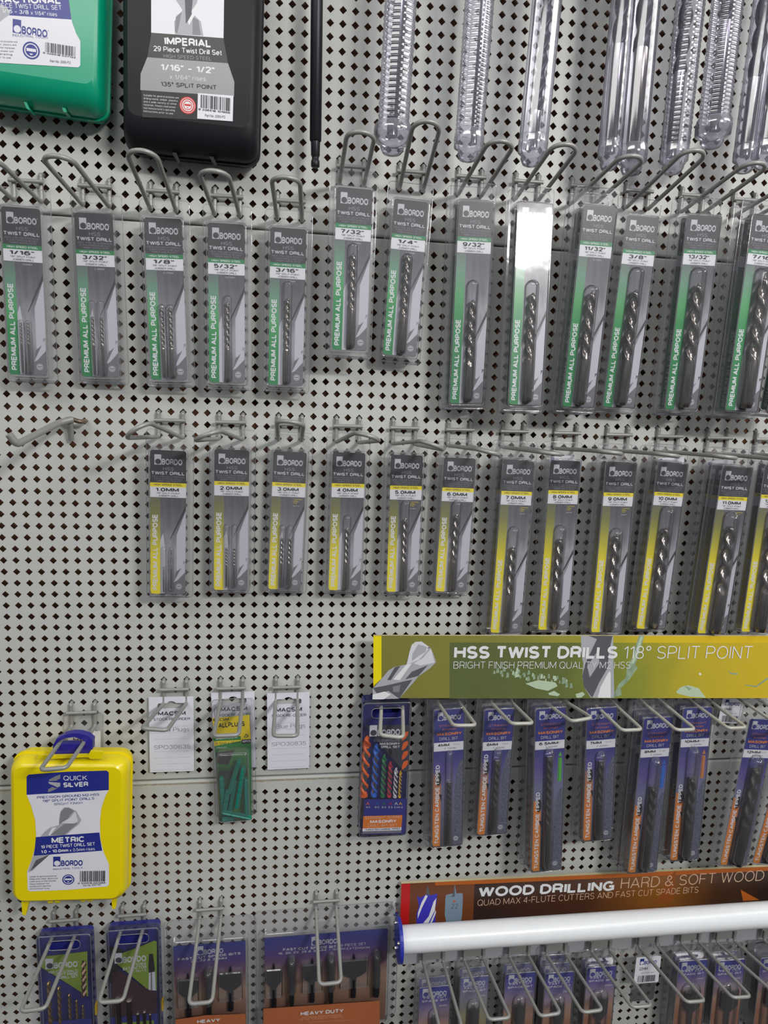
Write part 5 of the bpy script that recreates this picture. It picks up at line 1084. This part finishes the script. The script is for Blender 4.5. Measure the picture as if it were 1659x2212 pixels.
# ------------------------------------------------------------------ rusty single arm bracket on the left
B0 = board(4, 2); B1 = board(6, 2)
root = thing('wall_bracket', 'rusty single arm bracket with an upturned tip on the bare left of the pegboard', 'hook', Matrix.Translation(B1))
inv = lambda v: v - B1
mb = MB(); mid_ = W(153, 906, 14)
mb.tube([inv(v) for v in fillet([B0 + Vector((0, .010, .010)), B0 + Vector((0, .004, 0)), W(128, 912, 6), W(150, 904, 13), W(175, 912, 13), W(184, 909, 5), B1 + Vector((0, .004, 0)), B1 + Vector((0, .010, .010))], .004, 4)], .0024, 'wire_rust', 8); mb.build('mounting_wire', root)
mb = MB(); q = fillet([W(156, 906, 15), W(128, 913, 24), W(36, 960, 88), W(19, 938, 92)], .004, 6)
mb.tube([inv(v) for v in q], .0034, 'wire', 10); mb.build('arm', root)
mb = MB(); mb.tube([inv(W(151, 908, 14)), inv(W(154, 950, 4))], .003, 'wire', 8); mb.build('stay', root)

# ------------------------------------------------------------------ steel rod and clear tubes hanging from above
root = thing('steel_extension', 'long dark steel extension rod with a hex tip right of the black case', 'rod', Matrix.Translation(W(681, 362, 30)))
A_ = W(681, 362, 30); T_ = W(686, -160, 30); ax = (T_ - A_); ax_n = ax.normalized(); al = ax.length
mb = MB(); mb.tube([ax_n * .0235, ax_n * .0245, ax_n * al], [.0047, .0057, .0058], 'steel_black', 20); mb.build('shaft', root)
mb = MB(); mb.tube([ax_n * t for t in (0, .0010, .006, .0075, .0095, .011, .024)], [.0034, .0042, .0042, .0034, .0034, .0043, .0046], 'steel_black', 6); mb.build('hex_end', root)
mat('shank_grey', '#8f8c92', .25, metal=.9); mat('flute_dark', '#3e3c46', .35, metal=.6)
def clear_tube(bot, top, wpx, d, lab, drills, cap=1.18, ribs=40, neck=.0):
    A_ = W(*bot, d); T_ = W(*top, d); ax = T_ - A_; n_ = ax.normalized(); dist = (A_ - CAMC).length; R = wpx / 2 / F * (A_ - CAMC).dot(AZ)
    T_ = A_ + ax * 1.9; L = (T_ - A_).length; Z = Vector((0, 0, 1)); mw = Matrix.Translation(A_) @ Z.rotation_difference(n_).to_matrix().to_4x4()
    root = thing('drill_tube', lab, 'drill tube', mw, 'clear drill tubes hanging along the top')
    mb = MB(); cl = .026
    prof = [(cl, R * 1.0)]
    for i in range(ribs):
        a = cl + (L - cl) * (i + .5) / ribs; prof += [(a - .0016, R), (a - .0008, R), (a, R * 1.03), (a + .0008, R), (a + .0016, R)]
    prof.append((L, R)); sg = 28
    mb.loft([[(r * math.cos(2 * PI * k / sg), r * math.sin(2 * PI * k / sg), s) for k in range(sg)] for s, r in prof], 'tube_clear', False, False, True); mb.build('tube', root)
    mb = MB(); cp = [(0.0, R * .35), (.001, R * .6), (.006, R * .78), (.009, R * .72), (.012, R * cap), (.020, R * cap * 1.03), (.025, R * cap * .98), (.027, R * 1.0)]
    mb.loft([[(r * math.cos(2 * PI * k / sg), r * math.sin(2 * PI * k / sg), s) for k in range(sg)] for s, r in cp], 'tube_cap', True, False, True); mb.build('end_cap', root)
    for ox, r, sh, m in drills:      # offset, radius, shank end height
        mb = MB(); f = lambda s, rr, k, n=16: (ox * R + rr * math.cos(2 * PI * k / n), rr * math.sin(2 * PI * k / n), s)
        z0 = .016; mb.loft([[f(s, rr, k) for k in range(16)] for s, rr in ((z0, r * R * .7), (z0 + .012, r * R * .7), (z0 + .0125, r * R * .82), (sh, r * R * .82))], m, True, True, True); mb.build('shank', root)
        secs = []; s = sh; st = .0022
        while s < L:
            a0 = s / (r * R * 2 * 3.6) * 2 * PI; q = []
            for k in range(20):
                t = 2 * PI * k / 20; g = abs(math.sin(t)); q.append((ox * R + r * R * (1 - .35 * max(0, (g - .3) / .7)) * math.cos(t + a0), r * R * (1 - .35 * max(0, (g - .3) / .7)) * math.sin(t + a0), s))
            secs.append(q); s += st
        mb = MB(); mb.loft(secs, 'flute_dark', True, True, True); mb.build('flutes', root)
clear_tube((846, 334), (866, 0), 66, 55, 'clear ribbed drill tube, first one right of the steel rod', [(-.05, .5, .20, 'shank_grey')], 1.22, 44)
clear_tube((1010, 348), (1036, 0), 60, 50, 'clear drill tube right of the first, above the quarter inch hook', [(.35, .34, .155, 'shank_grey')], 1.05, 60)
clear_tube((1147, 358), (1182, 0), 62, 50, 'clear drill tube with a bright spiral shank, third from the rod', [(.05, .38, .05, 'steel_bright')], 1.0, 0)
clear_tube((1314, 368), (1346, 0), 50, 48, 'left half of the paired clear drill tubes', [(0, .62, .115, 'shank_grey')], 1.0, 0)
clear_tube((1362, 378), (1396, 0), 58, 54, 'right half of the paired clear drill tubes', [(0, .62, .115, 'steel')], 1.05, 0)
clear_tube((1452, 376), (1492, 0), 58, 48, 'clear drill tube right of the paired tubes', [(-.25, .5, .095, 'shank_grey')], 1.0, 60)
clear_tube((1536, 320), (1572, 0), 62, 62, 'shorter clear drill tube with a wide end cap', [(.05, .42, .115, 'shank_grey')], 1.16, 60)
clear_tube((1606, 374), (1655, 0), 50, 48, 'clear drill tube beside the shorter wide capped one', [(-.1, .6, .09, 'shank_grey')], 1.0, 0)
clear_tube((1648, 366), (1700, 0), 54, 56, 'clear drill tube with a glossy white square end at the right edge', [(0, .55, .055, 'steel_bright')], 1.0, 0)
# ------------------------------------------------------------------ light and camera
sc = bpy.context.scene
wd = bpy.data.worlds.new('shop_air'); sc.world = wd; wd.use_nodes = True
nt = wd.node_tree; bg = nt.nodes['Background']; bg.inputs[1].default_value = .235
# noise standing in for the shop, paler above, added for contrast in reflections
tc = nt.nodes.new('ShaderNodeTexCoord'); mp = nt.nodes.new('ShaderNodeMapping'); mp.inputs['Scale'].default_value = (3.2, 3.2, 1.3)
ns = nt.nodes.new('ShaderNodeTexNoise'); ns.inputs['Scale'].default_value = 1.6; ns.inputs['Detail'].default_value = 2.5
sx = nt.nodes.new('ShaderNodeSeparateXYZ'); ma = nt.nodes.new('ShaderNodeMath'); ma.operation = 'MULTIPLY_ADD'; ma.inputs[1].default_value = .30
cr = nt.nodes.new('ShaderNodeValToRGB'); cr.color_ramp.elements[0].position = .38; cr.color_ramp.elements[0].color = (.16, .15, .15, 1)
cr.color_ramp.elements[1].position = .66; cr.color_ramp.elements[1].color = (1.75, 1.8, 1.85, 1)
for a_, b_ in ((tc.outputs['Generated'], mp.inputs['Vector']), (mp.outputs[0], ns.inputs['Vector']), (tc.outputs['Generated'], sx.inputs[0]), (sx.outputs['Z'], ma.inputs[0]), (ns.outputs['Fac'], ma.inputs[2]), (ma.outputs[0], cr.inputs['Fac']), (cr.outputs['Color'], bg.inputs[0])): nt.links.new(a_, b_)
def area(name, loc, target, sx, sy, e, col=(1, .98, .95)):
    l = bpy.data.lights.new(name, 'AREA'); l.shape = 'RECTANGLE'; l.size = sx; l.size_y = sy; l.energy = e; l.color = col
    o = bpy.data.objects.new(name, l); COL.objects.link(o); o.location = loc
    o.rotation_euler = (Vector(target) - Vector(loc)).to_track_quat('-Z', 'Y').to_euler(); return o
area('ceiling_lamp', (.85, -1.55, 2.2), (.1, 0, 1.4), .36, .12, 17)
area('ceiling_lamp_far', (-.7, -1.25, 2.55), (0, 0, 1.5), 1.5, .3, 9)
area('ceiling_lamp_right', (1.8, -.95, 2.7), (.3, 0, 1.5), 1.5, .4, 13)
cam = bpy.data.cameras.new('camera'); co = bpy.data.objects.new('camera', cam); COL.objects.link(co)
cam.sensor_fit = 'HORIZONTAL'; cam.sensor_width = 36; cam.lens = 36 * F / 1659; cam.clip_start = .01
mw = Matrix((AX, -AY, -AZ)).transposed().to_4x4(); mw.translation = CAMC; co.matrix_world = mw
sc.camera = co
sc.view_settings.view_transform = 'Standard'; sc.view_settings.look = 'None'; sc.view_settings.gamma = 1; sc.view_settings.exposure = 0
sc.view_settings.use_curve_mapping = False
sc.cycles.transparent_max_bounces = 28; sc.cycles.max_bounces = 6; sc.cycles.diffuse_bounces = 3; sc.cycles.glossy_bounces = 3
